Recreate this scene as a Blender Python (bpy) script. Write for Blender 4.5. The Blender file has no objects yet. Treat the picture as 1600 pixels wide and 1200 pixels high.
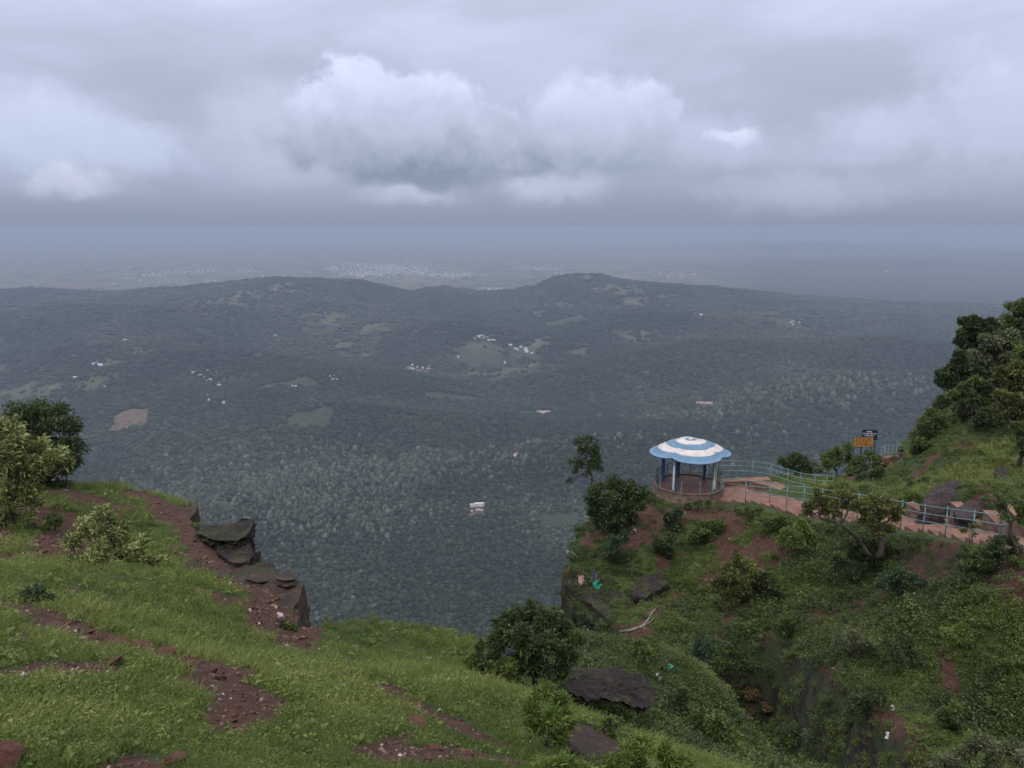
import bpy, bmesh, math, random
import numpy as np
from mathutils import Vector, Matrix, Euler, noise as mnoise
PI = math.pi
R = math.radians
sc = bpy.context.scene
COL = sc.collection

# ------------------------------------------------------------------ camera
F = 1232.0                # focal length in pixels of the 1600 px wide photograph
PITCH = R(11.2)
CP, SP = math.cos(PITCH), math.sin(PITCH)
cam_d = bpy.data.cameras.new('camera')
cam_d.sensor_width = 36.0
cam_d.lens = 36.0 * F / 1600.0
cam_d.clip_start = 0.05
cam_d.clip_end = 200000.0
cam = bpy.data.objects.new('camera', cam_d)
COL.objects.link(cam)
cam.location = (0, 0, 0)
cam.rotation_euler = (PI / 2 - PITCH, 0, 0)
sc.camera = cam

def ray(px, py):
    u = (px - 800.0) / F; v = (600.0 - py) / F
    return np.array([u, CP + v * SP, -SP + v * CP])
def at(px, py, Y):
    d = ray(px, py); k = Y / d[1]
    return Vector((d[0] * k, Y, d[2] * k))

# ------------------------------------------------------------------ node helpers
class NT:
    def __init__(s, tree):
        s.t = tree; s.n = tree.nodes; s.l = tree.links
    def new(s, typ, **kw):
        nd = s.n.new(typ)
        for k, v in kw.items(): setattr(nd, k, v)
        return nd
    def put(s, sock, v):
        if isinstance(v, bpy.types.NodeSocket): s.l.new(v, sock)
        elif v is not None: sock.default_value = v
    def m(s, op, a, b=None, c=None, clamp=False):
        nd = s.new('ShaderNodeMath', operation=op, use_clamp=clamp)
        s.put(nd.inputs[0], a)
        if b is not None: s.put(nd.inputs[1], b)
        if c is not None: s.put(nd.inputs[2], c)
        return nd.outputs[0]
    def mix(s, f, a, b, mode='MIX'):
        nd = s.new('ShaderNodeMix', data_type='RGBA', blend_type=mode)
        s.put(nd.inputs[0], f); s.put(nd.inputs[6], a if not isinstance(a, tuple) or len(a) == 4 else (*a, 1)); s.put(nd.inputs[7], b if not isinstance(b, tuple) or len(b) == 4 else (*b, 1))
        return nd.outputs[2]
    def ss(s, v, lo, hi, a=0.0, b=1.0):
        nd = s.new('ShaderNodeMapRange', interpolation_type='SMOOTHSTEP')
        s.put(nd.inputs[0], v); s.put(nd.inputs[1], lo); s.put(nd.inputs[2], hi); s.put(nd.inputs[3], a); s.put(nd.inputs[4], b)
        return nd.outputs[0]
    def noise(s, vec, scale, detail=4, rough=0.55, dist=0.0):
        nd = s.new('ShaderNodeTexNoise')
        if vec is not None: s.l.new(vec, nd.inputs['Vector'])
        nd.inputs['Scale'].default_value = scale; nd.inputs['Detail'].default_value = detail
        nd.inputs['Roughness'].default_value = rough; nd.inputs['Distortion'].default_value = dist
        return nd.outputs['Fac']
    def ramp(s, v, stops, interp='LINEAR'):
        nd = s.new('ShaderNodeValToRGB'); cr = nd.color_ramp; cr.interpolation = interp
        while len(cr.elements) < len(stops): cr.elements.new(0.5)
        for e, (p, c) in zip(cr.elements, stops): e.position = p; e.color = (*c, 1) if len(c) == 3 else c
        s.put(nd.inputs[0], v)
        return nd.outputs[0]
    def vec(s, x, y, z):
        nd = s.new('ShaderNodeCombineXYZ')
        for i, v in enumerate((x, y, z)): s.put(nd.inputs[i], v)
        return nd.outputs[0]

# ------------------------------------------------------------------ sky: overcast day, procedural cloud cover over a Nishita sky
SUN_EL, SUN_AZ = R(52), R(200)      # azimuth measured clockwise from +Y (the way the camera looks)
world = bpy.data.worlds.new('World'); sc.world = world; world.use_nodes = True
w = NT(world.node_tree); w.n.clear()
tc = w.new('ShaderNodeTexCoord')
sep = w.new('ShaderNodeSeparateXYZ'); w.l.new(tc.outputs['Generated'], sep.inputs[0])
dx, dy, dz = sep.outputs
az = w.m('MULTIPLY', w.m('ARCTAN2', dx, dy), 180 / PI)      # degrees
el = w.m('MULTIPLY', w.m('ARCSINE', dz), 180 / PI)
def azel(px, py):
    d = ray(px, py); return math.degrees(math.atan2(d[0], d[1])), math.degrees(math.atan2(d[2], math.hypot(d[0], d[1])))
base = w.ramp(w.m('DIVIDE', el, 60.0, clamp=True), [(0, (.217, .257, .351)), (.02, (.245, .290, .396)), (.05, (.310, .357, .480)), (.09, (.380, .430, .562)), (.13, (.41, .46, .60)), (.22, (.51, .56, .72)), (.28, (.54, .59, .75)), (.5, (1.15, 1.17, 1.28)), (1, (1.7, 1.7, 1.75))])
p1 = w.vec(w.m('MULTIPLY', az, .05), w.m('MULTIPLY', el, .16), 0.0)
n1 = w.noise(p1, 1.0, 5, .5, .3)
n2 = w.noise(w.vec(w.m('ADD', w.m('MULTIPLY', az, .12), 7.0), w.m('MULTIPLY', el, .3), 3.0), 1.0, 6, .5)
layer = w.m('ADD', w.m('MULTIPLY', n1, .75), w.m('MULTIPLY', n2, .25))
lay = w.ss(layer, .36, .64, .87, 1.13)
hfade = w.ss(el, 0.3, 4.0)          # the layer dissolves in the murk at the horizon
lay = w.m('ADD', 1.0, w.m('MULTIPLY', w.m('SUBTRACT', lay, 1.0), hfade))
col = w.mix(1.0, base, w.vec(lay, lay, lay), 'MULTIPLY')
# cumulus: unions of soft ellipses broken up by fractal noise
nb = w.noise(w.vec(w.m('MULTIPLY', az, .55), w.m('MULTIPLY', el, .55), 1.7), 1.0, 8, .60)
nb2 = w.noise(w.vec(w.m('MULTIPLY', az, .16), w.m('MULTIPLY', el, .20), 9.1), 1.0, 5, .5)
nn = w.m('SUBTRACT', w.m('ADD', w.m('MULTIPLY', nb, .62), w.m('MULTIPLY', nb2, .38)), .5)
wa = w.noise(w.vec(w.m('MULTIPLY', az, .30), w.m('MULTIPLY', el, .34), 21.0), 1.0, 7, .58)
wb = w.noise(w.vec(w.m('MULTIPLY', az, .30), w.m('MULTIPLY', el, .34), 43.0), 1.0, 7, .58)
azw = w.m('ADD', az, w.m('MULTIPLY', w.m('SUBTRACT', wa, .5), 5.0)); elw = w.m('ADD', el, w.m('MULTIPLY', w.m('SUBTRACT', wb, .5), 2.6))
def blob(cx, cy, rx, ry):
    a0, e0 = azel(cx, cy); ra = rx / F * 180 / PI; re = ry / F * 180 / PI
    X = w.m('DIVIDE', w.m('SUBTRACT', azw, a0), ra); Y = w.m('DIVIDE', w.m('SUBTRACT', elw, e0), re)
    return w.m('SUBTRACT', 1.0, w.m('SQRT', w.m('ADD', w.m('MULTIPLY', X, X), w.m('MULTIPLY', Y, Y))))
def cloud(col, blobs, nz, lo, hi, bright, dark, ybot, ytop, alpha=1.0, tn=.9):
    f = None
    for b in blobs:
        g = blob(*b); f = g if f is None else w.m('SMOOTH_MAX', f, g, .12)
    f = w.m('ADD', f, w.m('MULTIPLY', nn, nz))
    e0 = azel(800, ybot)[1]; e1 = azel(800, ytop)[1]
    t = w.m('DIVIDE', w.m('SUBTRACT', el, e0), e1 - e0)
    hi_ = w.m('ADD', hi, w.m('MULTIPLY', w.m('SUBTRACT', 1.0, w.m('MULTIPLY', t, 1.6), clamp=True), .25))
    a = w.m('MULTIPLY', w.ss(f, lo, hi_), alpha)
    t = w.m('ADD', t, w.m('MULTIPLY', nn, tn))
    c = w.ramp(t, [(0, dark), (.22, tuple(.75 * d + .25 * b for d, b in zip(dark, bright))), (.6, tuple(.4 * d + .6 * b for d, b in zip(dark, bright))), (1, bright)])
    return w.mix(a, col, c)
# wide soft banks first
col = cloud(col, [(60, 215, 150, 85), (200, 240, 120, 50)], 1.0, .0, .6, (.60, .66, .85), (.44, .50, .66), 300, 150, .75)
col = cloud(col, [(1580, 190, 170, 130), (1400, 200, 160, 60)], 1.2, .0, .8, (.62, .68, .88), (.46, .50, .66), 300, 120, .6)
col = cloud(col, [(430, 190, 170, 70), (480, 250, 160, 50)], .8, .0, .7, (.54, .60, .76), (.40, .45, .58), 300, 130, .7)
col = cloud(col, [(1090, 220, 150, 55), (1250, 300, 190, 40)], .9, .0, .7, (.52, .57, .75), (.42, .46, .60), 330, 180, .6)
col = cloud(col, [(640, 306, 95, 22), (870, 290, 110, 38), (120, 290, 80, 22)], 1.1, -.1, .7, (.54, .58, .72), (.42, .46, .58), 330, 265, .7)
# the two big heads with grey undersides
col = cloud(col, [(925, 205, 118, 88), (1015, 185, 62, 66), (880, 235, 90, 55), (960, 245, 120, 36)], .7, -.03, .30, (.65, .71, .92), (.285, .335, .435), 268, 125, .86)
col = cloud(col, [(555, 175, 78, 92), (600, 205, 110, 88), (665, 205, 105, 85), (745, 228, 88, 66), (805, 240, 70, 46), (660, 255, 150, 45), (480, 215, 70, 55)], .7, -.03, .20, (.68, .74, .95), (.215, .26, .345), 275, 105, .97)
col = cloud(col, [(1148, 214, 48, 16)], 1.5, .0, .7, (.72, .77, .95), (.55, .60, .78), 228, 200, .9)
col = cloud(col, [(112, 286, 65, 22)], 1.5, .0, .8, (.62, .65, .80), (.46, .50, .64), 305, 265, .8)
sky = w.new('ShaderNodeTexSky', sky_type='NISHITA')
sky.sun_disc = False; sky.sun_elevation = SUN_EL; sky.sun_rotation = SUN_AZ; sky.altitude = 1900; sky.air_density = 1.5; sky.dust_density = 3
bg1 = w.new('ShaderNodeBackground'); w.l.new(sky.outputs[0], bg1.inputs[0]); bg1.inputs[1].default_value = 0.05
bg2 = w.new('ShaderNodeBackground'); w.l.new(col, bg2.inputs[0]); bg2.inputs[1].default_value = 1.0
mx = w.new('ShaderNodeMixShader'); mx.inputs[0].default_value = .95
w.l.new(bg1.outputs[0], mx.inputs[1]); w.l.new(bg2.outputs[0], mx.inputs[2])
wo = w.new('ShaderNodeOutputWorld'); w.l.new(mx.outputs[0], wo.inputs[0])

sun_d = bpy.data.lights.new('sun', 'SUN'); sun_d.energy = 1.2; sun_d.angle = R(14); sun_d.color = (1, .965, .91)
sun = bpy.data.objects.new('sun', sun_d); COL.objects.link(sun)
sv = Vector((math.sin(SUN_AZ) * math.cos(SUN_EL), math.cos(SUN_AZ) * math.cos(SUN_EL), math.sin(SUN_EL)))
sun.rotation_euler = sv.to_track_quat('Z', 'Y').to_euler(); sun.location = sv * 100

sc.view_settings.view_transform = 'Standard'; sc.view_settings.look = 'None'
sc.view_settings.exposure = 0.25; sc.view_settings.gamma = 1.0; sc.view_settings.use_curve_mapping = False
sc.cycles.use_denoising = True
sc.cycles.max_bounces = 6; sc.cycles.diffuse_bounces = 3; sc.cycles.glossy_bounces = 2; sc.cycles.transmission_bounces = 3
sc.cycles.volume_bounces = 3; sc.cycles.transparent_max_bounces = 8
sc.cycles.sample_clamp_indirect = 4

# ------------------------------------------------------------------ object helpers
def tag(o, label=None, cat=None, group=None, kind=None):
    if label: o['label'] = label
    if cat: o['category'] = cat
    if group: o['group'] = group
    if kind: o['kind'] = kind
    return o
def link(o, parent=None):
    COL.objects.link(o)
    if parent is not None: o.parent = parent
    return o
def empty(name, loc=(0, 0, 0), rz=0.0):
    o = bpy.data.objects.new(name, None); o.empty_display_size = .3
    COL.objects.link(o); o.location = loc; o.rotation_euler = (0, 0, rz)
    return o
def np_mesh(name, V, Q, mats=(), attrs=None, fattrs=None, smooth=False, midx=None):
    """V (n,3); Q (m,k) faces of one size k"""
    me = bpy.data.meshes.new(name)
    V = np.ascontiguousarray(V, np.float32); Q = np.ascontiguousarray(Q, np.int32)
    me.vertices.add(len(V)); me.vertices.foreach_set('co', V.ravel())
    if len(Q):
        k = Q.shape[1]
        me.loops.add(Q.size); me.loops.foreach_set('vertex_index', Q.ravel())
        me.polygons.add(len(Q)); me.polygons.foreach_set('loop_start', np.arange(0, Q.size, k, dtype=np.int32))
        if smooth: me.polygons.foreach_set('use_smooth', np.ones(len(Q), bool))
        if midx is not None: me.polygons.foreach_set('material_index', np.asarray(midx, np.int32))
    for m in mats: me.materials.append(m)
    for nm, a in (attrs or {}).items():
        t = me.attributes.new(nm, 'FLOAT', 'POINT'); t.data.foreach_set('value', np.asarray(a, np.float32))
    me.update(calc_edges=True)
    return me
class MB:
    """collects boxes, tubes, prisms -> one mesh"""
    def __init__(s): s.v = []; s.f = []
    def add(s, vs, fs):
        o = len(s.v); s.v += [tuple(v) for v in vs]; s.f += [tuple(i + o for i in f) for f in fs]
    def box(s, c, size, rz=0.0, M=None):
        hx, hy, hz = size[0] / 2, size[1] / 2, size[2] / 2
        vs = [Vector((x, y, z)) for z in (-hz, hz) for x, y in ((-hx, -hy), (hx, -hy), (hx, hy), (-hx, hy))]
        m = M if M is not None else Matrix.Translation(c) @ Matrix.Rotation(rz, 4, 'Z')
        s.add([m @ v for v in vs], [(3, 2, 1, 0), (4, 5, 6, 7), (0, 1, 5, 4), (1, 2, 6, 5), (2, 3, 7, 6), (3, 0, 4, 7)])
    def tube(s, pts, rad, n=8, cap=True):
        pts = [Vector(p) for p in pts]; k = len(pts)
        rad = [rad] * k if not hasattr(rad, '__len__') else list(rad)
        o = len(s.v); prev = None
        for i, p in enumerate(pts):
            t = (pts[min(i + 1, k - 1)] - pts[max(i - 1, 0)])
            t = t.normalized() if t.length > 1e-9 else Vector((0, 0, 1))
            if prev is None:
                a = t.orthogonal().normalized()
            else:
                a = (prev - t * prev.dot(t)); a = a.normalized() if a.length > 1e-6 else t.orthogonal().normalized()
            prev = a; b = t.cross(a)
            for j in range(n):
                th = 2 * PI * j / n
                s.v.append(tuple(p + (a * math.cos(th) + b * math.sin(th)) * rad[i]))
        for i in range(k - 1):
            for j in range(n):
                s.f.append((o + i * n + j, o + i * n + (j + 1) % n, o + (i + 1) * n + (j + 1) % n, o + (i + 1) * n + j))
        if cap:
            s.f.append(tuple(o + j for j in reversed(range(n)))); s.f.append(tuple(o + (k - 1) * n + j for j in range(n)))
    def lathe(s, prof, n=24, c=(0, 0, 0)):
        o = len(s.v); k = len(prof)
        for r, z in prof:
            for j in range(n):
                th = 2 * PI * j / n; s.v.append((c[0] + r * math.cos(th), c[1] + r * math.sin(th), c[2] + z))
        for i in range(k - 1):
            for j in range(n):
                s.f.append((o + i * n + j, o + i * n + (j + 1) % n, o + (i + 1) * n + (j + 1) % n, o + (i + 1) * n + j))
        s.f.append(tuple(o + j for j in reversed(range(n)))); s.f.append(tuple(o + (k - 1) * n + j for j in range(n)))
    def build(s, name, mat, parent=None, smooth=False):
        me = bpy.data.meshes.new(name); me.from_pydata(s.v, [], s.f)
        for m in (mat if isinstance(mat, (list, tuple)) else [mat]): me.materials.append(m)
        if smooth: me.polygons.foreach_set('use_smooth', [True] * len(me.polygons))
        me.update()
        return link(bpy.data.objects.new(name, me), parent)

# ------------------------------------------------------------------ numpy noise
_rg = np.random.default_rng(11)
_perm = _rg.permutation(4096).astype(np.int64); _val = _rg.random(4096)
def vnoise(x, y):
    xi = np.floor(x).astype(np.int64); yi = np.floor(y).astype(np.int64)
    fx = x - xi; fy = y - yi; fx = fx * fx * (3 - 2 * fx); fy = fy * fy * (3 - 2 * fy)
    def h(a, b): return _val[(_perm[(a & 4095)] + b * 57) & 4095]
    return (h(xi, yi) * (1 - fx) + h(xi + 1, yi) * fx) * (1 - fy) + (h(xi, yi + 1) * (1 - fx) + h(xi + 1, yi + 1) * fx) * fy
def fbm(x, y, sc_, oct=4, g=.5):
    """fractal value noise, about -1..1"""
    s_ = 0; a = 1; tot = 0; f = 1 / sc_
    for i in range(oct):
        s_ = s_ + a * (vnoise(x * f + 13.7 * i, y * f - 7.3 * i) * 2 - 1); tot += a; a *= g; f *= 2.03
    return s_ / tot
def ss(x, a, b):
    t = np.clip((x - a) / (b - a), 0, 1); return t * t * (3 - 2 * t)

# ------------------------------------------------------------------ materials
def new_mat(name):
    m = bpy.data.materials.new(name); m.use_nodes = True
    t = NT(m.node_tree); t.n.clear()
    out = t.new('ShaderNodeOutputMaterial'); b = t.new('ShaderNodeBsdfPrincipled')
    t.l.new(b.outputs[0], out.inputs[0])
    t.b = b; t.out = out
    b.inputs['Roughness'].default_value = .8; b.inputs['Specular IOR Level'].default_value = .25
    return m, t
def leaf_mat(name, stops, trans=.25, rough=.55, inst=True, spec=.3):
    """stops: colours along the random tint 0..1 (leaf tint averaged with the plant's own tint)"""
    m, t = new_mat(name)
    a = t.new('ShaderNodeAttribute', attribute_name='tint')
    v = a.outputs['Fac']
    if inst:
        b = t.new('ShaderNodeAttribute', attribute_name='itint', attribute_type='INSTANCER')
        v = t.m('ADD', t.m('MULTIPLY', v, .45), t.m('MULTIPLY', b.outputs['Fac'], .55))
    c = t.ramp(v, stops)
    t.l.new(c, t.b.inputs['Base Color']); t.b.inputs['Roughness'].default_value = rough; t.b.inputs['Specular IOR Level'].default_value = spec
    tr = t.new('ShaderNodeBsdfTranslucent'); t.l.new(c, tr.inputs[0])
    mxs = t.new('ShaderNodeMixShader'); mxs.inputs[0].default_value = trans
    t.l.new(t.b.outputs[0], mxs.inputs[1]); t.l.new(tr.outputs[0], mxs.inputs[2]); t.l.new(mxs.outputs[0], t.out.inputs[0])
    return m
def rough_mat(name, cols, scale=6, rough=.85, bump=.3, detail=6, bscale=None, stretch=(1, 1, 1), coord='Object', dist=0.0, spots=None, metal=0.0):
    m, t = new_mat(name)
    tcn = t.new('ShaderNodeTexCoord'); mp = t.new('ShaderNodeMapping'); mp.inputs['Scale'].default_value = stretch
    t.l.new(tcn.outputs[coord], mp.inputs[0])
    n = t.noise(mp.outputs[0], scale, detail, .6, dist)
    k = len(cols)
    c = t.ramp(n, [(.28 + .44 * i / max(1, k - 1), q) for i, q in enumerate(cols)])
    if spots:
        n3 = t.noise(mp.outputs[0], spots[1], 4, .6)
        c = t.mix(t.ss(n3, spots[2], spots[2] + .06), c, (*spots[0], 1))
    t.l.new(c, t.b.inputs['Base Color']); t.b.inputs['Roughness'].default_value = rough; t.b.inputs['Metallic'].default_value = metal
    if bump:
        bp = t.new('ShaderNodeBump'); bp.inputs['Strength'].default_value = bump; bp.inputs['Distance'].default_value = .05
        t.l.new(t.noise(mp.outputs[0], bscale or scale * 3, 8, .65), bp.inputs['Height']); t.l.new(bp.outputs[0], t.b.inputs['Normal'])
    return m
# ================================================================== NEAR LAND: one height field
_ctl = []
def P(px, py, Y): v = at(px, py, Y); _ctl.append((v.x, v.y, v.z))
def W(x, y, z): _ctl.append((x, y, z))
for a in [(0,1200,4.2),(400,1200,4.6),(800,1200,5.2),(0,1050,6.5),(400,1050,8),(700,1050,10),(0,950,9.5),(250,950,11.5),(440,1000,12.5),
          (600,1000,14),(740,1008,14.2),(0,870,14),(150,880,14.5),(300,890,15.5),(470,935,14.3),(0,800,18),(120,757,22),(-150,780,20),
          (180,772,23.5),(300,787,23.5),(300,832,19.2),(390,893,16.8),(430,898,16.2),(200,830,19),
          (760,1060,10.5),(850,1150,7.2),(900,1200,6.1),(1000,1200,7.2),(820,1080,9.2),
          # bank right of the slab, the ravine and the spur across it
          (1020,1130,15),(1100,1100,21),(1100,1200,13),(1180,1200,17),(1050,1040,38),(1130,1020,36),
          (1290,1150,24),(1290,1050,31),(1180,980,39),
          (1200,900,45),(1200,1000,37),(1350,900,40),(1350,1000,33),(1350,1100,27),(1350,1200,22),
          (1500,870,34.5),(1500,920,32),(1500,1000,29),(1500,1100,26),(1500,1200,23),(1600,900,31),(1600,1000,27),(1600,1200,21),
          (1080,850,52),(1080,950,46),(1000,830,53),(980,900,49),(1000,960,44),(900,850,52),(885,885,50),(1000,1000,41),
          # path line
          (1165,782,54.5),(1200,796,52),(1260,806,49),(1330,812,46),(1420,822,41),(1500,838,36),(1590,850,32.5),(1700,870,28),
          # gazebo terrace and land behind it
          (1080,778,57),(1020,778,58.5),(1130,776,58),(1080,752,61),(1200,765,57.5),(1230,762,60),(1340,765,62),(1300,765,60),
          (1410,722,85),(1345,742,77),(1290,750,72),(1240,750,64),
          # hillside
          (1420,762,55),(1500,765,44),(1600,755,44),(1500,705,57),(1500,655,66),(1550,605,70),(1600,540,75),(1700,480,78),(1600,650,60),
          (1450,705,72),(1700,900,28),(1800,800,35),(1900,600,60)]: P(*a)
for a in [(0,0,-1.65),(-8,2,-2.2),(8,-1,-3.4),(0,-6,-.6),(-20,5,-4),(24,6,-9),(36,12,-11),(-30,25,-8.5),(4,28,-27),(10,23,-24.5),(1,34,-30),
          (60,60,-6),(80,30,-8),(90,90,6),(-45,15,-7),(20,-10,-5),(60,100,-18)]: W(*a)
_C = np.array(_ctl)
def _phi(r2): return np.where(r2 > 1e-12, r2 * np.log(np.maximum(r2, 1e-12)) * .5, 0)
_n = len(_C); _S = 20.0
_xy = _C[:, :2] / _S
_K = _phi(((_xy[:, None] - _xy[None]) ** 2).sum(-1)) + np.eye(_n) * 2e-4
_Pm = np.c_[np.ones(_n), _xy]
_A = np.block([[_K, _Pm], [_Pm.T, np.zeros((3, 3))]])
_w = np.linalg.solve(_A, np.r_[_C[:, 2], 0, 0, 0])
def rbf(x, y):
    x = np.asarray(x, float) / _S; y = np.asarray(y, float) / _S
    z = _w[-3] + _w[-2] * x + _w[-1] * y
    for i in range(_n): z = z + _w[i] * _phi((x - _xy[i, 0]) ** 2 + (y - _xy[i, 1]) ** 2)
    return z
# plan outline of the land that stands above the cliffs
def pxy(px, py, Y): v = at(px, py, Y); return (v.x, v.y)
EDGE = [(-70, 34), pxy(-300, 745, 26), pxy(0, 742, 25), pxy(125, 745, 23.5), pxy(180, 766, 24.2), pxy(300, 783, 24), pxy(303, 800, 21), pxy(315, 835, 18.9), pxy(388, 880, 17.2),
        pxy(430, 892, 16.6), pxy(470, 918, 15.1), pxy(470, 985, 13.3), pxy(500, 998, 13.6), pxy(560, 995, 14.4), pxy(660, 996, 15), pxy(745, 1003, 14.8), pxy(800, 1020, 13.8),
        (.9, 16.5), (.6, 28), (1.5, 36), pxy(968, 1000, 41.5), pxy(950, 985, 43), pxy(905, 940, 46.5), pxy(874, 905, 48.8), pxy(874, 890, 50), pxy(893, 850, 52.3), pxy(905, 820, 54),
        pxy(960, 785, 58.5), pxy(1035, 755, 62), pxy(1150, 745, 63), pxy(1235, 740, 66), pxy(1290, 735, 76), pxy(1335, 722, 84), pxy(1390, 716, 92), pxy(1440, 705, 100),
        (70, 112), (130, 118), (130, -25), (-70, -25)]
EDGE = np.array(EDGE)
def sdist(x, y):
    """signed distance to the outline, > 0 outside"""
    x = np.asarray(x, float); y = np.asarray(y, float)
    d = np.full(x.shape, 1e9); inside = np.zeros(x.shape, bool)
    n = len(EDGE)
    for i in range(n):
        ax, ay = EDGE[i]; bx, by = EDGE[(i + 1) % n]
        ex, ey = bx - ax, by - ay
        t = np.clip(((x - ax) * ex + (y - ay) * ey) / (ex * ex + ey * ey), 0, 1)
        d = np.minimum(d, np.hypot(x - ax - t * ex, y - ay - t * ey))
        c = ((ay > y) != (by > y)) & (x < (bx - ax) * (y - ay) / (by - ay + 1e-12) + ax)
        inside ^= c
    return np.where(inside, -d, d)
def segdist(x, y, pts):
    """distance to a polyline and the parameter (index + fraction) along it"""
    x = np.asarray(x, float); y = np.asarray(y, float)
    d = np.full(x.shape, 1e9); tt = np.zeros(x.shape)
    for i in range(len(pts) - 1):
        ax, ay = pts[i][0], pts[i][1]; ex, ey = pts[i + 1][0] - ax, pts[i + 1][1] - ay
        t = np.clip(((x - ax) * ex + (y - ay) * ey) / (ex * ex + ey * ey), 0, 1)
        q = np.hypot(x - ax - t * ex, y - ay - t * ey)
        m = q < d; d = np.where(m, q, d); tt = np.where(m, i + t, tt)
    return d, tt
# path: near edge points -> centre line
_pe = [at(*a) for a in [(1122,781,56.5),(1165,781,55),(1203,788,52.5),(1232,799,50),(1275,806,47.5),(1330,812,45),(1380,818,43),(1442,826,39.5),(1500,838,36),(1590,853,32),(1690,875,28)]]
PATH_W = 2.7
def _off(pts, w):
    out = []
    for i, p in enumerate(pts):
        t = (pts[min(i + 1, len(pts) - 1)] - pts[max(i - 1, 0)]); t.z = 0; t.normalize()
        nrm = Vector((-t.y, t.x, 0))
        if nrm.x < 0: nrm = -nrm
        q = p + nrm * w; out.append(q)
    return out
PATH_C = _off(_pe, PATH_W / 2)
PATH_Z = np.array([p.z for p in PATH_C])
GAZ = at(1076, 757, 58.6); GAZ_Z = GAZ.z          # floor centre
PITS = [(*pxy(935, 1120, 11.2), .75, 1.3), (*pxy(985, 1128, 11.4), .85, 1.8), (*pxy(945, 1118, 12.0), .75, 2.0), (*pxy(1000, 1122, 12.3), .75, 2.2), (*pxy(905, 1105, 12.2), .5, 1.2), (*pxy(1412, 730, 72), 5.0, 2.2), (*pxy(950, 1105, 12.4), 1.0, 1.3), (*pxy(1000, 1115, 12.6), .9, 1.2), (*pxy(900, 1100, 12.4), .7, .9), (*pxy(455, 940, 14.4), .8, .30), (*pxy(400, 915, 15.6), .9, .25), (*pxy(340, 905, 16), .5, .15), (*pxy(300, 790, 23.3), 1.1, .25)]
GASH = [pxy(1175, 985, 37), pxy(1215, 1060, 30), pxy(1262, 1130, 24.5), pxy(1290, 1215, 19)]
def H(x, y, detail=True):
    x = np.asarray(x, float); y = np.asarray(y, float)
    z = rbf(x, y)
    d = sdist(x, y)
    j = fbm(x, y, 2.2, 3)
    de = d + j * np.where(y > 25, .9, .35)
    if detail:
        near = np.exp(-np.hypot(x, y) / 26)
        amp = .55 * (1 - near) + .10
        right = ss(x, 3, 7) * ss(y, 9, 16)
        z = z + fbm(x, y, 3.3, 4) * (.16 + .75 * right * (1 - ss(x, 22, 30) * .6) * (1 - .75 * ss(y, 58, 68))) + fbm(x + 50, y, .7, 3) * (.05 + .12 * right) 
    g, _ = segdist(x, y, GASH)
    z = z - 13 * np.exp(-(g / 1.35) ** 2) * ss(y, 16, 20)
    for (cx_, cy_, r_, dp_) in PITS:
        z = z - dp_ * np.exp(-((x - cx_) ** 2 + (y - cy_) ** 2) / r_ ** 2)
    # gazebo terrace and path bed
    dg = np.hypot(x - GAZ.x, y - GAZ.y)
    z = np.where(dg < 7, z * ss(dg, 3.4, 6.2) + (GAZ_Z - .75) * (1 - ss(dg, 3.4, 6.2)), z)
    dp, tp = segdist(x, y, PATH_C)
    zp = np.interp(tp, np.arange(len(PATH_Z)), PATH_Z) - .22
    k = ss(dp, PATH_W / 2 + .1, PATH_W / 2 + 1.6)
    z = z * k + zp * (1 - k)
    # rounded brow, then the cliff
    out = np.maximum(de, 0)
    z = z - .35 * np.exp(-np.maximum(-de, 0) / .5) * (y > 25) - np.minimum(out * 9.0, 12 + out * 5)
    return z
def hit(px, py, y0=2.5, y1=110):
    d = ray(px, py)
    Ys = np.concatenate([np.linspace(y0, 30, 260), np.linspace(30.1, y1, 420)])
    k = Ys / d[1]; zz = H(d[0] * k, Ys, True) - d[2] * k
    i = int(np.argmax(zz > 0))
    if zz[i] <= 0: return None
    a, b = (Ys[i - 1], Ys[i]) if i else (Ys[0], Ys[0])
    f = 0 if i == 0 else -zz[i - 1] / (zz[i] - zz[i - 1])
    Y = a + (b - a) * f; k = Y / d[1]
    return Vector((d[0] * k, Y, d[2] * k))
def gz(x, y): return float(H(np.array([x]), np.array([y]))[0])

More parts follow.
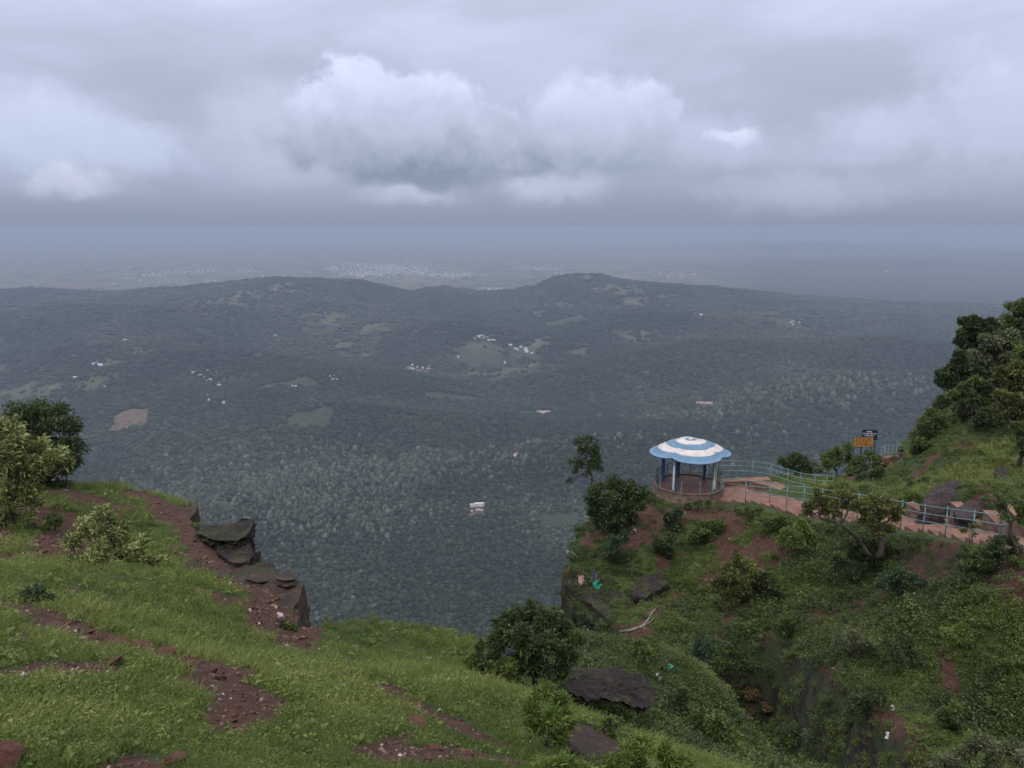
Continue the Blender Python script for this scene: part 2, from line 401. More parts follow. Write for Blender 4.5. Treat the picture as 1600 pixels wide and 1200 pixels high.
# bare earth: strokes of red soil (pixel polyline, half width in metres)
DIRT = [([(60,960),(110,985),(180,1010),(260,1025),(330,1045),(370,1075),(380,1110)], .36), ([(520,1055),(600,1075),(660,1110),(760,1160)], .18), ([(640,1185),(720,1175),(800,1190)], .32),
        ([(570,1180),(640,1150)], .12), ([(640,1050),(690,1075)], .05), ([(320,1060),(380,1120),(360,1140)], .15), ([(100,890),(150,890)], .25), ([(0,870),(20,880)], .2),
        ([(220,772),(290,790),(300,830),(320,870),(380,900)], .55), ([(340,900),(400,920),(455,930),(440,985)], .75), ([(60,800),(110,830),(80,860)], .6), ([(100,770),(140,780)], .5), ([(10,985),(40,1000)], .15), ([(350,935),(400,945)], .3),
        ([(1000,805),(1060,805),(1120,800),(1150,820)], .95), ([(985,850),(1010,830)], .8), ([(1120,845),(1160,870)], .5), ([(950,820),(920,845)], .8), ([(1180,860),(1190,880)], .5), ([(880,895),(900,905)], .6),
        ([(960,1000),(1000,985),(1030,950),(1060,930)], .55), ([(990,1010),(1060,1020)], .45), ([(1380,920),(1395,980)], .3), ([(1340,940),(1350,980)], .35), ([(1470,1020),(1490,1100),(1530,1150)], .28), ([(1260,1050),(1310,1080)], .5),
        ([(1370,1110),(1400,1140),(1430,1175)], .4), ([(1190,990),(1220,1040),(1280,1060)], .25), ([(1305,760),(1335,745)], 1.2), ([(1390,780),(1405,775)], .9), ([(1430,745),(1460,715)], .5), ([(1490,700),(1520,695)], .9), ([(1420,890),(1440,880),(1470,895)], .8),
        ([(1560,900),(1600,915)], .6), ([(1350,925),(1300,960)], .4), ([(1280,950),(1290,970)], .4), ([(1540,770),(1550,790)], .6), ([(1100,900),(1140,905)], .3), ([(1030,880),(1060,870)], .4)]
_ds = []
for pl, wd in DIRT:
    q = [hit(*a) for a in pl]; q = [a for a in q if a is not None]
    if len(q) > 1: _ds.append(([(a.x, a.y) for a in q], wd))
def dirt(x, y):
    m = np.zeros(np.shape(x))
    for q, wd in _ds:
        lo = np.min(q, 0) - 2 - wd; hi = np.max(q, 0) + 2 + wd
        s_ = (x > lo[0]) & (x < hi[0]) & (y > lo[1]) & (y < hi[1])
        if not s_.any(): continue
        d, _ = segdist(x[s_], y[s_], q)
        d = d + fbm(x[s_], y[s_], max(.25, wd), 3) * wd * .9
        m[s_] = np.maximum(m[s_], 1 - ss(d, wd * .7, wd * 1.25))
    right = ss(x, 3, 6) * ss(y, 9, 16)
    m = np.maximum(m, ss(fbm(x - 30, y + 11, 2.6, 4), .40, .50) * (.85 * right + .0))
    m = np.maximum(m, ss(fbm(x - 9, y + 31, 1.3, 4), .27, .44) * .85 * (1 - right))
    return m

def grid_idx(nr, nc):
    a = np.arange(nr * nc).reshape(nr, nc)
    return np.stack([a[:-1, :-1], a[:-1, 1:], a[1:, 1:], a[1:, :-1]], -1).reshape(-1, 4)

# soil material
m_land, t = new_mat('land_soil')
g = t.new('ShaderNodeNewGeometry'); pos = g.outputs['Position']
da = t.new('ShaderNodeAttribute', attribute_name='dirt').outputs['Fac']
n_a = t.noise(pos, .6, 6, .6); n_b = t.noise(pos, 5, 8, .7); n_c = t.noise(pos, 26, 6, .7)
green = t.ramp(n_b, [(.3, (.016, .028, .009)), (.5, (.034, .052, .015)), (.7, (.062, .075, .026))])
red = t.ramp(t.m('ADD', t.m('MULTIPLY', n_b, .6), t.m('MULTIPLY', n_c, .4)), [(.32, (.020, .011, .008)), (.48, (.050, .024, .017)), (.6, (.088, .043, .031)), (.75, (.15, .088, .068))])
dm = t.ss(t.m('ADD', da, t.m('MULTIPLY', t.m('SUBTRACT', n_b, .5), 1.2)), .35, .6)
c1 = t.mix(dm, green, red)
nz = t.new('ShaderNodeSeparateXYZ'); t.l.new(g.outputs['True Normal'], nz.inputs[0])
strat = t.new('ShaderNodeMapping'); strat.inputs['Scale'].default_value = (.7, .7, 5.0); strat.inputs['Rotation'].default_value = (R(8), R(28), 0); t.l.new(pos, strat.inputs[0])
n_r = t.noise(strat.outputs[0], 1.3, 8, .65)
rock = t.ramp(n_r, [(.3, (.006, .005, .004)), (.5, (.020, .015, .013)), (.62, (.048, .036, .030)), (.75, (.095, .078, .068))])
moss = t.ss(t.noise(pos, .9, 5, .6), .46, .56)
rock = t.mix(moss, rock, (.03, .042, .016, 1))
steep = t.ss(t.m('ADD', nz.outputs[2], t.m('MULTIPLY', t.m('SUBTRACT', n_a, .5), .25)), .40, .56, 1, 0)
t.l.new(t.mix(steep, c1, rock), t.b.inputs['Base Color'])
bp = t.new('ShaderNodeBump'); bp.inputs['Strength'].default_value = .9; bp.inputs['Distance'].default_value = .08
t.l.new(t.m('ADD', t.m('ADD', n_b, t.m('MULTIPLY', n_c, .5)), t.m('MULTIPLY', t.m('MULTIPLY', n_r, steep), 2.5)), bp.inputs['Height']); t.l.new(bp.outputs[0], t.b.inputs['Normal'])
t.b.inputs['Roughness'].default_value = .95

_nr, _nc = 640, 720
_Yv = 12 * (127 / 5.0) ** (np.linspace(0, 1, _nr)) * (5.0 / 12) - 8.5
_uv = np.linspace(-1.0, 1.0, _nc)
_YY, _UU = np.meshgrid(_Yv, _uv, indexing='ij')
_XX = _UU * (_YY + 9)
_sel = sdist(_XX, _YY)
_ZZ = H(_XX, _YY)
_keep = (_sel < 14)
Vl = np.stack([_XX, _YY, _ZZ], -1).reshape(-1, 3); Ql = grid_idx(_nr, _nc)
Ql = Ql[_keep.ravel()[Ql].all(1)]
used, inv = np.unique(Ql, return_inverse=True); Ql = inv.reshape(-1, 4); Vl = Vl[used]
_dr = np.maximum(rbf(Vl[:, 0], Vl[:, 1]) - .4 - Vl[:, 2], 0) * (sdist(Vl[:, 0], Vl[:, 1]) > 0) * (Vl[:, 1] > 38) * (Vl[:, 0] < 12)
_atr = dirt(Vl[:, 0], Vl[:, 1])
Vl[:, 0] += .85 * np.minimum(_dr, 9) * ss(Vl[:, 1], 38, 42); Vl[:, 1] -= .15 * np.minimum(_dr, 9) * ss(Vl[:, 1], 38, 42)
me = np_mesh('ground', Vl, Ql, [m_land], {'dirt': _atr}, smooth=True)
ground = tag(link(bpy.data.objects.new('ground', me)), kind='structure')

# ================================================================== VALLEY
def G(x, y, cx, cy, sx, sy, rot=0):
    a, b = x - cx, y - cy; c, s_ = math.cos(rot), math.sin(rot)
    u, v = a * c + b * s_, -a * s_ + b * c
    return np.exp(-(u / sx) ** 2 - (v / sy) ** 2)
_cr = [at(*a, 6800) for a in [(-300,470),(0,466),(60,462),(150,464),(230,457),(330,450),(365,443),(420,437.5),(500,436.5),(555,441),(590,450),(630,461),(655,458),(685,453),(715,458),(745,464),(800,460),(840,452),(870,437),(905,431),(935,430.5),(960,436),(985,441),(1040,445),(1100,450),(1200,459),(1320,472),(1450,484),(1900,495)]]
CRX = [q.x for q in _cr]; CRZ = [q.z for q in _cr]
_c2 = [at(*a, 5100) for a in [(-300,520),(0,512),(120,500),(240,493),(340,503),(450,520),(560,512),(650,500),(740,499),(850,512),(960,504),(1070,500),(1200,512),(1350,528),(1900,545)]]
_c3 = [at(*a, 3900) for a in [(-300,580),(60,566),(200,560),(320,572),(450,585),(600,596),(760,590),(900,585),(1050,570),(1200,560),(1400,552),(1900,545)]]
def VH(x, y):
    x = np.asarray(x, float); y = np.asarray(y, float)
    z = np.full(x.shape, -750.0)
    # upland in front of the plain
    up = ss(y + .10 * x, 3600, 6600) * (1 - ss(y + .10 * x, 7000, 8600)) * ss(x, -4400, -2300) * (1 - .25 * ss(x, 1500, 5000))
    z = z + 120 * up
    cr = np.interp(x, CRX, CRZ) + fbm(x, y, 260, 3) * 7 - z
    z = z + np.maximum(cr, 0) * np.exp(-((y - 6800 - 350 * fbm(x, y * 0, 1500, 2)) / np.where(y < 6800, 1150, 800)) ** 2)
    for cc_, yc_, wf_, wb_ in ((_c2, 5100, 650, 480), (_c3, 3900, 520, 380)):
        c2 = np.interp(x, [q.x for q in cc_], [q.z for q in cc_]) + fbm(x, y, 300, 3) * 8 - z
        yy = y - yc_ - 240 * fbm(x, y * 0 + yc_, 1300, 2)
        z = z + np.maximum(c2, 0) * np.exp(-(yy / np.where(yy < 0, wf_, wb_)) ** 2)
    z = z + 70 * G(x, y, -4300, 6000, 900, 1400)
    # spur that runs in from the right
    z = z + 125 * G(x, y, 1500, 3120, 900, 260, .16) + 60 * G(x, y, 250, 2500, 600, 190, .35) + 40 * G(x, y, -700, 2900, 700, 160, .2)
    z = z + 60 * G(x, y, -900, 1700, 500, 230, .7) - 25 * G(x, y, -100, 1500, 260, 200, .5) + 45 * G(x, y, 520, 1750, 300, 160, -.3)
    r = ss(y, 1500, 6000) * (1 - ss(y, 8500, 11000))
    z = z + fbm(x, y, 900, 4) * (22 + 48 * r * (1 - ss(y, 5200, 6300))) + fbm(x, y, 260, 3) * (9 + 13 * r * (1 - ss(y, 5600, 6500)))
    # low far ranges on the right
    z = z + 260 * G(x, y, 9500, 26000, 5200, 2600) * (1 + .3 * fbm(x, y, 2500, 3)) + 200 * G(x, y, 14500, 19500, 4500, 1600) + 150 * G(x, y, 7500, 15500, 3500, 900)
    z = z + 80 * (1 - np.abs(fbm(x * .55 + .35 * y, y - .2 * x, 1250, 3)) * 2.6) * ss(y, 2200, 3300) * (1 - ss(y, 5200, 6300)) * (1 - .6 * ss(x, 300, 1800))
    # the mountain's own flank
    fl = -62 - .80 * (y - 30) + fbm(x, y, 120, 4) * 26 * ss(y, 30, 200)
    return np.maximum(fl, z)
def OPEN(x, y): return ss(fbm(x + 900, y, 420, 4) + .25 * fbm(x, y, 90, 2), .08, .38) * ss(y, 2300, 3600) * (1 - .8 * ss(x / np.maximum(y, 1), .12, .3))
def vhit(px, py):
    d = ray(px, py)
    Ys = np.geomspace(700, 60000, 900); k = Ys / d[1]
    zz = VH(d[0] * k, Ys) - d[2] * k
    i = int(np.argmax(zz > 0))
    if zz[i] <= 0: return None
    f = -zz[i - 1] / (zz[i] - zz[i - 1]) if i else 0
    Y = Ys[i - 1] + (Ys[i] - Ys[i - 1]) * f; k = Y / d[1]
    return Vector((d[0] * k, Y, float(VH(np.array([d[0] * k]), np.array([Y]))[0])))
nr, nc = 620, 560
Yv = np.geomspace(24, 61000, nr); uv = np.linspace(-1.0, 1.0, nc)
YY, UU = np.meshgrid(Yv, uv, indexing='ij'); XX = UU * (YY + 50)
ZZ = VH(XX, YY)
m_val, t = new_mat('valley_land')
g = t.new('ShaderNodeNewGeometry'); pos = g.outputs['Position']
sp = t.new('ShaderNodeSeparateXYZ'); t.l.new(pos, sp.inputs[0])
n_big = t.noise(pos, .0011, 5, .55); n_mid = t.noise(pos, .006, 6, .62); n_fin = t.noise(pos, .045, 6, .7)
forest = t.ramp(t.m('ADD', t.m('MULTIPLY', n_mid, .45), t.m('MULTIPLY', n_fin, .55)), [(.30, (.008, .011, .009)), (.48, (.026, .033, .022)), (.62, (.050, .058, .038)), (.75, (.09, .095, .070))])
vo = t.new('ShaderNodeTexVoronoi', feature='F1'); vo.inputs['Scale'].default_value = .0058; vo.inputs['Randomness'].default_value = .9
t.l.new(pos, vo.inputs['Vector'])
vc = t.new('ShaderNodeSeparateColor'); t.l.new(vo.outputs['Color'], vc.inputs[0])
field = t.ramp(vc.outputs[0], [(0, (.05, .075, .03)), (.35, (.10, .12, .05)), (.6, (.16, .12, .07)), (.8, (.09, .11, .06)), (1, (.22, .17, .11))])
far = t.ss(sp.outputs[1], 8200, 10500)
fmask = t.m('MULTIPLY', t.ss(vc.outputs[1], .35, .45), t.new('ShaderNodeAttribute', attribute_name='open').outputs['Fac'])
fmask2 = t.m('MAXIMUM', t.m('MULTIPLY', fmask, .55), t.m('MULTIPLY', far, t.ss(t.m('ADD', vc.outputs[1], n_mid), .70, .85)))
rightf = t.ss(t.m('DIVIDE', sp.outputs[0], sp.outputs[1]), .18, .34)
fmask2 = t.m('MULTIPLY', fmask2, t.m('SUBTRACT', 1.0, t.m('MULTIPLY', rightf, .8)))
cc = t.mix(fmask2, forest, field)
fa = t.new('ShaderNodeAttribute', attribute_name='clear').outputs['Fac']
fr = t.new('ShaderNodeAttribute', attribute_name='redsoil').outputs['Fac']
cc = t.mix(t.m('MULTIPLY', t.ss(t.m('ADD', fa, t.m('MULTIPLY', t.m('SUBTRACT', n_fin, .5), .9)), .25, .65), .7), cc, t.ramp(n_fin, [(.3, (.022, .032, .017)), (.5, (.042, .054, .028)), (.7, (.070, .082, .042))]))
cc = t.mix(t.ss(t.m('ADD', fr, t.m('MULTIPLY', t.m('SUBTRACT', n_fin, .5), .9)), .3, .6), cc, t.ramp(n_fin, [(.3, (.060, .052, .038)), (.5, (.115, .085, .062)), (.7, (.20, .13, .10))]))
t.l.new(cc, t.b.inputs['Base Color']); t.b.inputs['Roughness'].default_value = 1; t.b.inputs['Specular IOR Level'].default_value = .1
bp = t.new('ShaderNodeBump'); bp.inputs['Strength'].default_value = 1.0; bp.inputs['Distance'].default_value = 14
t.l.new(n_fin, bp.inputs['Height']); t.l.new(bp.outputs[0], t.b.inputs['Normal'])
# clearings (pixel centre, half sizes in metres across and away, turn, red?)
CLR = [(203,655,80,150,.25,.55),(480,652,110,80,0,0),(340,664,150,16,.35,.2),(848,645,42,55,0,.9),(825,645,50,40,0,0),(1102,632,34,60,0,.95),(746,797,30,42,0,.9),(875,815,75,90,0,0),(740,555,160,150,0,.0),(780,590,120,60,0,0),(655,580,90,120,0,.55),
       (430,602,70,60,0,.4),(1060,430,260,900,0,.95),(120,446,420,700,0,.9),(480,598,60,60,0,0),(885,500,160,200,0,.2),(820,552,110,120,0,.3),(1230,503,130,200,0,.2),(1180,490,200,160,0,.1),(700,620,120,40,0,.1)]
CL = [(vhit(c[0], c[1]), *c[2:]) for c in CLR]
def clearing(x, y):
    a = np.zeros(np.shape(x)); b = np.zeros(np.shape(x))
    for c, sx, sy, rot, red in CL:
        if c is None: continue
        u = (x - c.x) * math.cos(rot) + (y - c.y) * math.sin(rot); v = -(x - c.x) * math.sin(rot) + (y - c.y) * math.cos(rot)
        k = 1 - ss(np.maximum(abs(u) / sx, abs(v) / sy) + .45 * fbm(x, y, max(sx, sy) * .8, 3) + .15 * fbm(x, y, max(sx, sy) * .2, 2) + .12, .85, 1.1)
        if red < .5: a = np.maximum(a, k * (1 if red == 0 else .8))
        b = np.maximum(b, k * red)
    return a, b
cA, cB = clearing(XX.ravel(), YY.ravel())
me = np_mesh('valley_floor', np.stack([XX, YY, ZZ], -1).reshape(-1, 3), grid_idx(nr, nc), [m_val], {'clear': cA, 'redsoil': cB, 'open': OPEN(XX.ravel(), YY.ravel())}, smooth=True)
valley = tag(link(bpy.data.objects.new('valley_floor', me)), kind='structure')

# ================================================================== scatter machinery
def proto(name, me):      # a source mesh object that is not linked to the scene
    return bpy.data.objects.new(name, me)
def scatter(name, pts, rot, scl, var, tint, protos, kind='stuff', label=None):
    n = len(pts)
    me = bpy.data.meshes.new(name); me.vertices.add(n); me.vertices.foreach_set('co', np.asarray(pts, np.float32).ravel())
    def at_(nm, ty, data, key):
        a = me.attributes.new(nm, ty, 'POINT'); a.data.foreach_set(key, np.ascontiguousarray(data).ravel())
    at_('rot', 'FLOAT_VECTOR', np.asarray(rot, np.float32), 'vector'); at_('scl', 'FLOAT_VECTOR', np.asarray(scl, np.float32), 'vector')
    at_('var', 'INT', np.asarray(var, np.int32), 'value'); at_('itint', 'FLOAT', np.asarray(tint, np.float32), 'value')
    me.update()
    o = link(bpy.data.objects.new(name, me)); tag(o, kind=kind, label=label)
    ng = bpy.data.node_groups.new(name + '_nodes', 'GeometryNodeTree')
    ng.interface.new_socket('Geometry', in_out='INPUT', socket_type='NodeSocketGeometry'); ng.interface.new_socket('Geometry', in_out='OUTPUT', socket_type='NodeSocketGeometry')
    N = ng.nodes; L = ng.links
    gi = N.new('NodeGroupInput'); go = N.new('NodeGroupOutput'); iop = N.new('GeometryNodeInstanceOnPoints')
    L.new(gi.outputs[0], iop.inputs['Points'])
    jn = N.new('GeometryNodeJoinGeometry')
    for p_ in reversed(protos):
        oi = N.new('GeometryNodeObjectInfo'); oi.inputs[0].default_value = p_; oi.inputs['As Instance'].default_value = True
        L.new(oi.outputs['Geometry'], jn.inputs[0])
    L.new(jn.outputs[0], iop.inputs['Instance']); iop.inputs['Pick Instance'].default_value = True
    def named(nm, ty):
        q = N.new('GeometryNodeInputNamedAttribute'); q.data_type = ty; q.inputs[0].default_value = nm; return q.outputs[0]
    L.new(named('var', 'INT'), iop.inputs['Instance Index'])
    e2r = N.new('FunctionNodeEulerToRotation'); L.new(named('rot', 'FLOAT_VECTOR'), e2r.inputs[0]); L.new(e2r.outputs[0], iop.inputs['Rotation'])
    L.new(named('scl', 'FLOAT_VECTOR'), iop.inputs['Scale']); L.new(iop.outputs[0], go.inputs[0])
    md = o.modifiers.new('scatter', 'NODES'); md.node_group = ng
    return o

def leaf_arrays(C, D, L, Wd, rng, droop=.25, fold=.0):
    """C centres (leaf base), D directions, L lengths, Wd widths -> verts, quads, one rhombus leaf each"""
    n = len(C)
    D = D / (np.linalg.norm(D, axis=1, keepdims=True) + 1e-9)
    S = rng.normal(size=(n, 3)); S -= (S * D).sum(1, keepdims=True) * D; S /= (np.linalg.norm(S, axis=1, keepdims=True) + 1e-9)
    L = np.broadcast_to(L, (n,))[:, None]; Wd = np.broadcast_to(Wd, (n,))[:, None]
    dz = np.zeros((n, 3)); dz[:, 2] = -1
    V = np.stack([C, C + D * L * .5 + S * Wd * .5, C + D * L + dz * L * droop, C + D * L * .5 - S * Wd * .5], 1)
    return V.reshape(-1, 3), np.arange(4 * n).reshape(n, 4)
def sph(n, rng):
    v = rng.normal(size=(n, 3)); return v / np.linalg.norm(v, axis=1, keepdims=True)

# ================================================================== FOREST in the valley (one uncountable mass)
def crown_mesh(name, mat, seed, shape=(1, 1, 1.0), lump=.35, sub=3, leaves=0):
    bm = bmesh.new(); bmesh.ops.create_icosphere(bm, subdivisions=sub, radius=1)
    for v in bm.verts:
        p = v.co.copy(); k = mnoise.fractal(p * 1.7 + Vector((seed * 3.1, 0, 0)), 1, 2, 4) * lump * 1.6
        v.co = Vector((p.x * shape[0], p.y * shape[1], p.z * shape[2])) * (1 + k)
    me = bpy.data.meshes.new(name); bm.to_mesh(me); bm.free()
    n = len(me.vertices)
    V = np.empty(n * 3, np.float32); me.vertices.foreach_get('co', V); V = V.reshape(-1, 3); V[:, 2] += shape[2] * .6
    rng = np.random.default_rng(seed)
    Q = np.empty(len(me.polygons) * 3, np.int32); me.loops.foreach_get('vertex_index', Q); Q = Q.reshape(-1, 3)
    tint = .35 + .3 * rng.random(n)
    if leaves:
        d = sph(leaves, rng); d[:, 2] = np.abs(d[:, 2]) * 1.1 - .25
        C = d * np.array(shape) * (rng.uniform(.75, 1.12, (leaves, 1))); C[:, 2] += shape[2] * .6
        Vb, Qb = leaf_arrays(C, d + rng.normal(size=(leaves, 3)) * .6, rng.uniform(.28, .5, leaves), rng.uniform(.18, .3, leaves), rng)
        T = np.concatenate([Qb[:, [0, 1, 2]], Qb[:, [0, 2, 3]]]) + n
        V = np.concatenate([V * .9, Vb]); Q = np.concatenate([Q, T]); tint = np.concatenate([tint, np.repeat(rng.random(leaves), 4)])
    return np_mesh(name, V, Q, [mat], {'tint': tint})
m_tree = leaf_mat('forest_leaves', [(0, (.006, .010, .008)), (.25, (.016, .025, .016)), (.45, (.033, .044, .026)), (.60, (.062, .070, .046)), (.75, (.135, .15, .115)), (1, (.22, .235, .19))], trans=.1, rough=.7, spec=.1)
fp = [crown_mesh('crown_a', m_tree, 1, (1, 1, .9), .4, 2, 70), crown_mesh('crown_b', m_tree, 2, (.9, 1.05, 1.0), .45, 2, 70), crown_mesh('crown_c', m_tree, 3, (.7, .7, 1.25), .3, 2, 60),
      crown_mesh('crown_d', m_tree, 4, (.62, .66, 1.4), .35, 2, 60), crown_mesh('crown_e', m_tree, 5, (1.1, .95, .8), .5, 2, 80)]
rng = np.random.default_rng(5)
NF = 230000
Yf = np.exp(rng.uniform(math.log(620), math.log(7600), NF)); uf = rng.uniform(-.80, .80, NF)
Xf = uf * Yf
sp_ = np.clip(.0042 * Yf, 5.2, 40)
ca, cb = clearing(Xf, Yf)
pale_f = ss(fbm(Xf, Yf, 520, 4) * .6 + 1.05 * G(Xf, Yf, -620, 2050, 620, 520, .5) + .8 * G(Xf, Yf, 1450, 3050, 1000, 130, .16) + .55 * G(Xf, Yf, 250, 2500, 700, 200, .3)+ .6 * G(Xf, Yf, 60, 2080, 160, 60) - .7 * G(Xf, Yf, 0, 1500, 480, 300) - .25, .0, .75)
open_ = OPEN(Xf, Yf)
keep = (np.maximum(ca, cb) < .35) & (rng.random(NF) > open_ * .92)
Xf, Yf, sp_, pale_f = Xf[keep], Yf[keep], sp_[keep], pale_f[keep]
Zf = VH(Xf, Yf)
ispale = rng.random(len(Xf)) < pale_f * .62
var = np.where(ispale, rng.integers(2, 4, len(Xf)), rng.choice([0, 1, 4], len(Xf)))
s_ = sp_ * np.clip(rng.lognormal(-.52, .34, len(Xf)), .28, 1.25)
sv_ = np.stack([s_, s_, np.minimum(s_, 8 + .25 * s_)], -1)
rot_ = np.zeros((len(Xf), 3)); rot_[:, 2] = rng.uniform(0, 6.28, len(Xf))
tint_ = np.where(ispale, rng.normal(.72, .13, len(Xf)), rng.normal(.24, .15, len(Xf)) * (1 - .35 * ss(Yf, 2200, 4500)) + .06 * ss(Yf, 2200, 4500) + .42 * (fbm(Xf, Yf, 330, 4)) + .12 * ss(fbm(Xf - 300, Yf, 1200, 3), 0, .5) + .25 * G(Xf, Yf, 330, 1850, 260, 260))  # broad tone patches: mixed vegetation, also painted into the colour in place of cloud shadows
fp = [proto(q.name, q) for q in fp]
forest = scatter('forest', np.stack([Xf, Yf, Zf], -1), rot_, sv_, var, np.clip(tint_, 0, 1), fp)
tag(forest, 'dense forest of dark and silvery crowns covering the valley floor', 'forest')
# ================================================================== built things on the spur
m_terra = rough_mat('red_concrete', [(.085, .043, .032), (.15, .080, .060), (.205, .120, .093)], 1.6, .85, .25, spots=((.12, .08, .065), 2.3, .60), bscale=14)
m_conc = rough_mat('worn_concrete', [(.06, .040, .032), (.125, .083, .066), (.20, .15, .125)], 2.2, .9, .35, spots=((.07, .055, .045), 3.0, .58), bscale=18)
m_redfloor = rough_mat('red_oxide_floor', [(.045, .016, .014), (.075, .026, .022), (.10, .040, .034)], 2.0, .6, .15, spots=((.13, .08, .07), 5.0, .64))
m_blue = rough_mat('blue_roof_paint', [(.075, .145, .23), (.10, .18, .275), (.14, .225, .32)], 1.8, .55, .12, spots=((.10, .15, .20), 3.5, .57), bscale=20)
m_white = rough_mat('white_roof_paint', [(.38, .34, .335), (.49, .445, .44), (.55, .51, .50)], 2.0, .6, .12, spots=((.24, .18, .17), 7.0, .60), bscale=20)
m_colblue = rough_mat('blue_column_paint', [(.035, .085, .20), (.055, .12, .27)], 3, .5, .1)
m_cream = rough_mat('cream_column_paint', [(.33, .31, .28), (.50, .48, .44), (.60, .57, .52)], 3, .7, .2, spots=((.20, .15, .12), 6, .6))
m_rail = rough_mat('turquoise_rail_paint', [(.08, .145, .155), (.12, .20, .21), (.17, .26, .27)], 6, .45, .1, spots=((.12, .07, .05), 9, .66))
m_grille = rough_mat('dark_grille_paint', [(.035, .055, .065), (.06, .085, .10)], 8, .5, .05)
m_dark = rough_mat('dark_paint', [(.02, .022, .026), (.035, .038, .042)], 8, .6, .05)

# path: stepped ribbon
def path_pt(s):
    i = int(min(max(s, 0), len(PATH_C) - 1.0001)); f = s - i
    return PATH_C[i].lerp(PATH_C[i + 1], f)
cum = [0.0]
for i in range(len(PATH_C) - 1): cum.append(cum[-1] + (PATH_C[i + 1] - PATH_C[i]).length)
PL = cum[-1]
def path_s(d):
    d = min(max(d, 0), PL - 1e-4); i = max(j for j in range(len(cum) - 1) if cum[j] <= d)
    return path_pt(i + (d - cum[i]) / (cum[i + 1] - cum[i]))
def path_frame(d):
    a = path_s(max(d - .3, 0)); b_ = path_s(min(d + .3, PL - .001)); t_ = (b_ - a); t_.z = 0; t_.normalize()
    n_ = Vector((-t_.y, t_.x, 0)); n_ = -n_ if n_.x < 0 else n_
    return path_s(d), t_, n_
mb = MB(); tread = 1.15; k = int(PL / tread)
for i in range(k):
    p0, t0, n0 = path_frame(i * tread); p1, t1, n1 = path_frame((i + 1) * tread)
    z = p0.z + .04; wv = PATH_W / 2 + .02 * math.sin(i * 2.1)
    a, b2, c, d_ = p0 - n0 * wv, p0 + n0 * wv, p1 + n1 * wv, p1 - n1 * wv
    vs = [Vector((q.x, q.y, z)) for q in (a, b2, c, d_)] + [Vector((q.x, q.y, z - .9)) for q in (a, b2, c, d_)]
    mb.add(vs, [(0, 1, 2, 3), (4, 7, 6, 5), (0, 4, 5, 1), (1, 5, 6, 2), (2, 6, 7, 3), (3, 7, 4, 0)])
path = mb.build('path', m_terra); tag(path, kind='structure')
# landing between the gazebo and the path
mb = MB()
lp = [at(1112, 783, 56.8), at(1165, 783.5, 55.2), at(1210, 789, 53), at(1262, 777, 53.2), at(1266, 767, 55.6), at(1250, 758, 58.3), at(1215, 751, 60.8), at(1178, 750, 61.4), at(1118, 756, 61.2)]
zt = GAZ_Z - .55
nl = len(lp); vs = [Vector((q.x, q.y, zt)) for q in lp] + [Vector((q.x, q.y, zt - 1.1)) for q in lp]
area = sum(lp[i].x * lp[(i + 1) % nl].y - lp[(i + 1) % nl].x * lp[i].y for i in range(nl))
top = tuple(range(nl)) if area > 0 else tuple(reversed(range(nl)))
mb.add(vs, [top] + [(i, i + nl, (i + 1) % nl + nl, (i + 1) % nl) for i in range(nl)])
tag(mb.build('landing_pavement', m_terra), kind='structure')

# low sloping parapet blocks along the uphill side of the path and round the landing
def wedge(name, label, p, t_, n_, ln, wd, h0, h1, group=None):
    """block whose top falls from h0 to h1 along t_"""
    mb = MB(); o = empty(name, tuple(p)); a = t_ * (ln / 2); b_ = n_ * (wd / 2); up = Vector((0, 0, 1))
    cs = [(-a - b_, h0), (a - b_, h1), (a + b_, h1), (-a + b_, h0)]
    bev = .03
    vs = [c - up * .35 for c, h in cs] + [c + up * (h - .06) for c, h in cs]
    mb.add(vs, [(3, 2, 1, 0), (0, 1, 5, 4), (1, 2, 6, 5), (2, 3, 7, 6), (3, 0, 4, 7)])
    bd = mb.build('block_body', m_conc, o)
    mb = MB(); e = 1.05
    v2 = [c * e + up * (h - .06) for c, h in cs] + [c * e + up * h for c, h in cs]
    mb.add(v2, [(3, 2, 1, 0), (4, 5, 6, 7), (0, 1, 5, 4), (1, 2, 6, 5), (2, 3, 7, 6), (3, 0, 4, 7)])
    mb.build('block_cap', m_terra, o)
    tag(o, label, 'parapet block', group)
    return o
GW = 'sloping concrete parapet blocks beside the path'
def d_of(px_):      # distance along the path whose centre line lies at this picture column
    best = min((abs((lambda q: 800 + F * q.x / (q.y * CP - q.z * SP))(path_s(i * .25)) - px_), i * .25) for i in range(int(PL / .25)))
    return best[1]
for px_, ln, h0, h1, lab in [(1410, 2.0, .62, .30, 'tapered concrete block beside the path, just left of the big boulder'), (1428, 2.0, .66, .30, 'tapered concrete block at the foot of the big boulder\'s left end'),
                             (1475, 2.9, .85, .35, 'long tapered concrete block in front of the big boulder'), (1512, 2.3, .75, .30, 'tapered concrete block in front of the tilted brown slab'),
                             (1552, 3.4, 1.0, .45, 'largest tapered concrete block, rightmost beside the path')]:
    p, t_, n_ = path_frame(d_of(px_)); p = p + n_ * (PATH_W / 2 + .30)
    wedge('parapet_block', lab, p, t_, n_, ln, .62, h0, h1, GW)
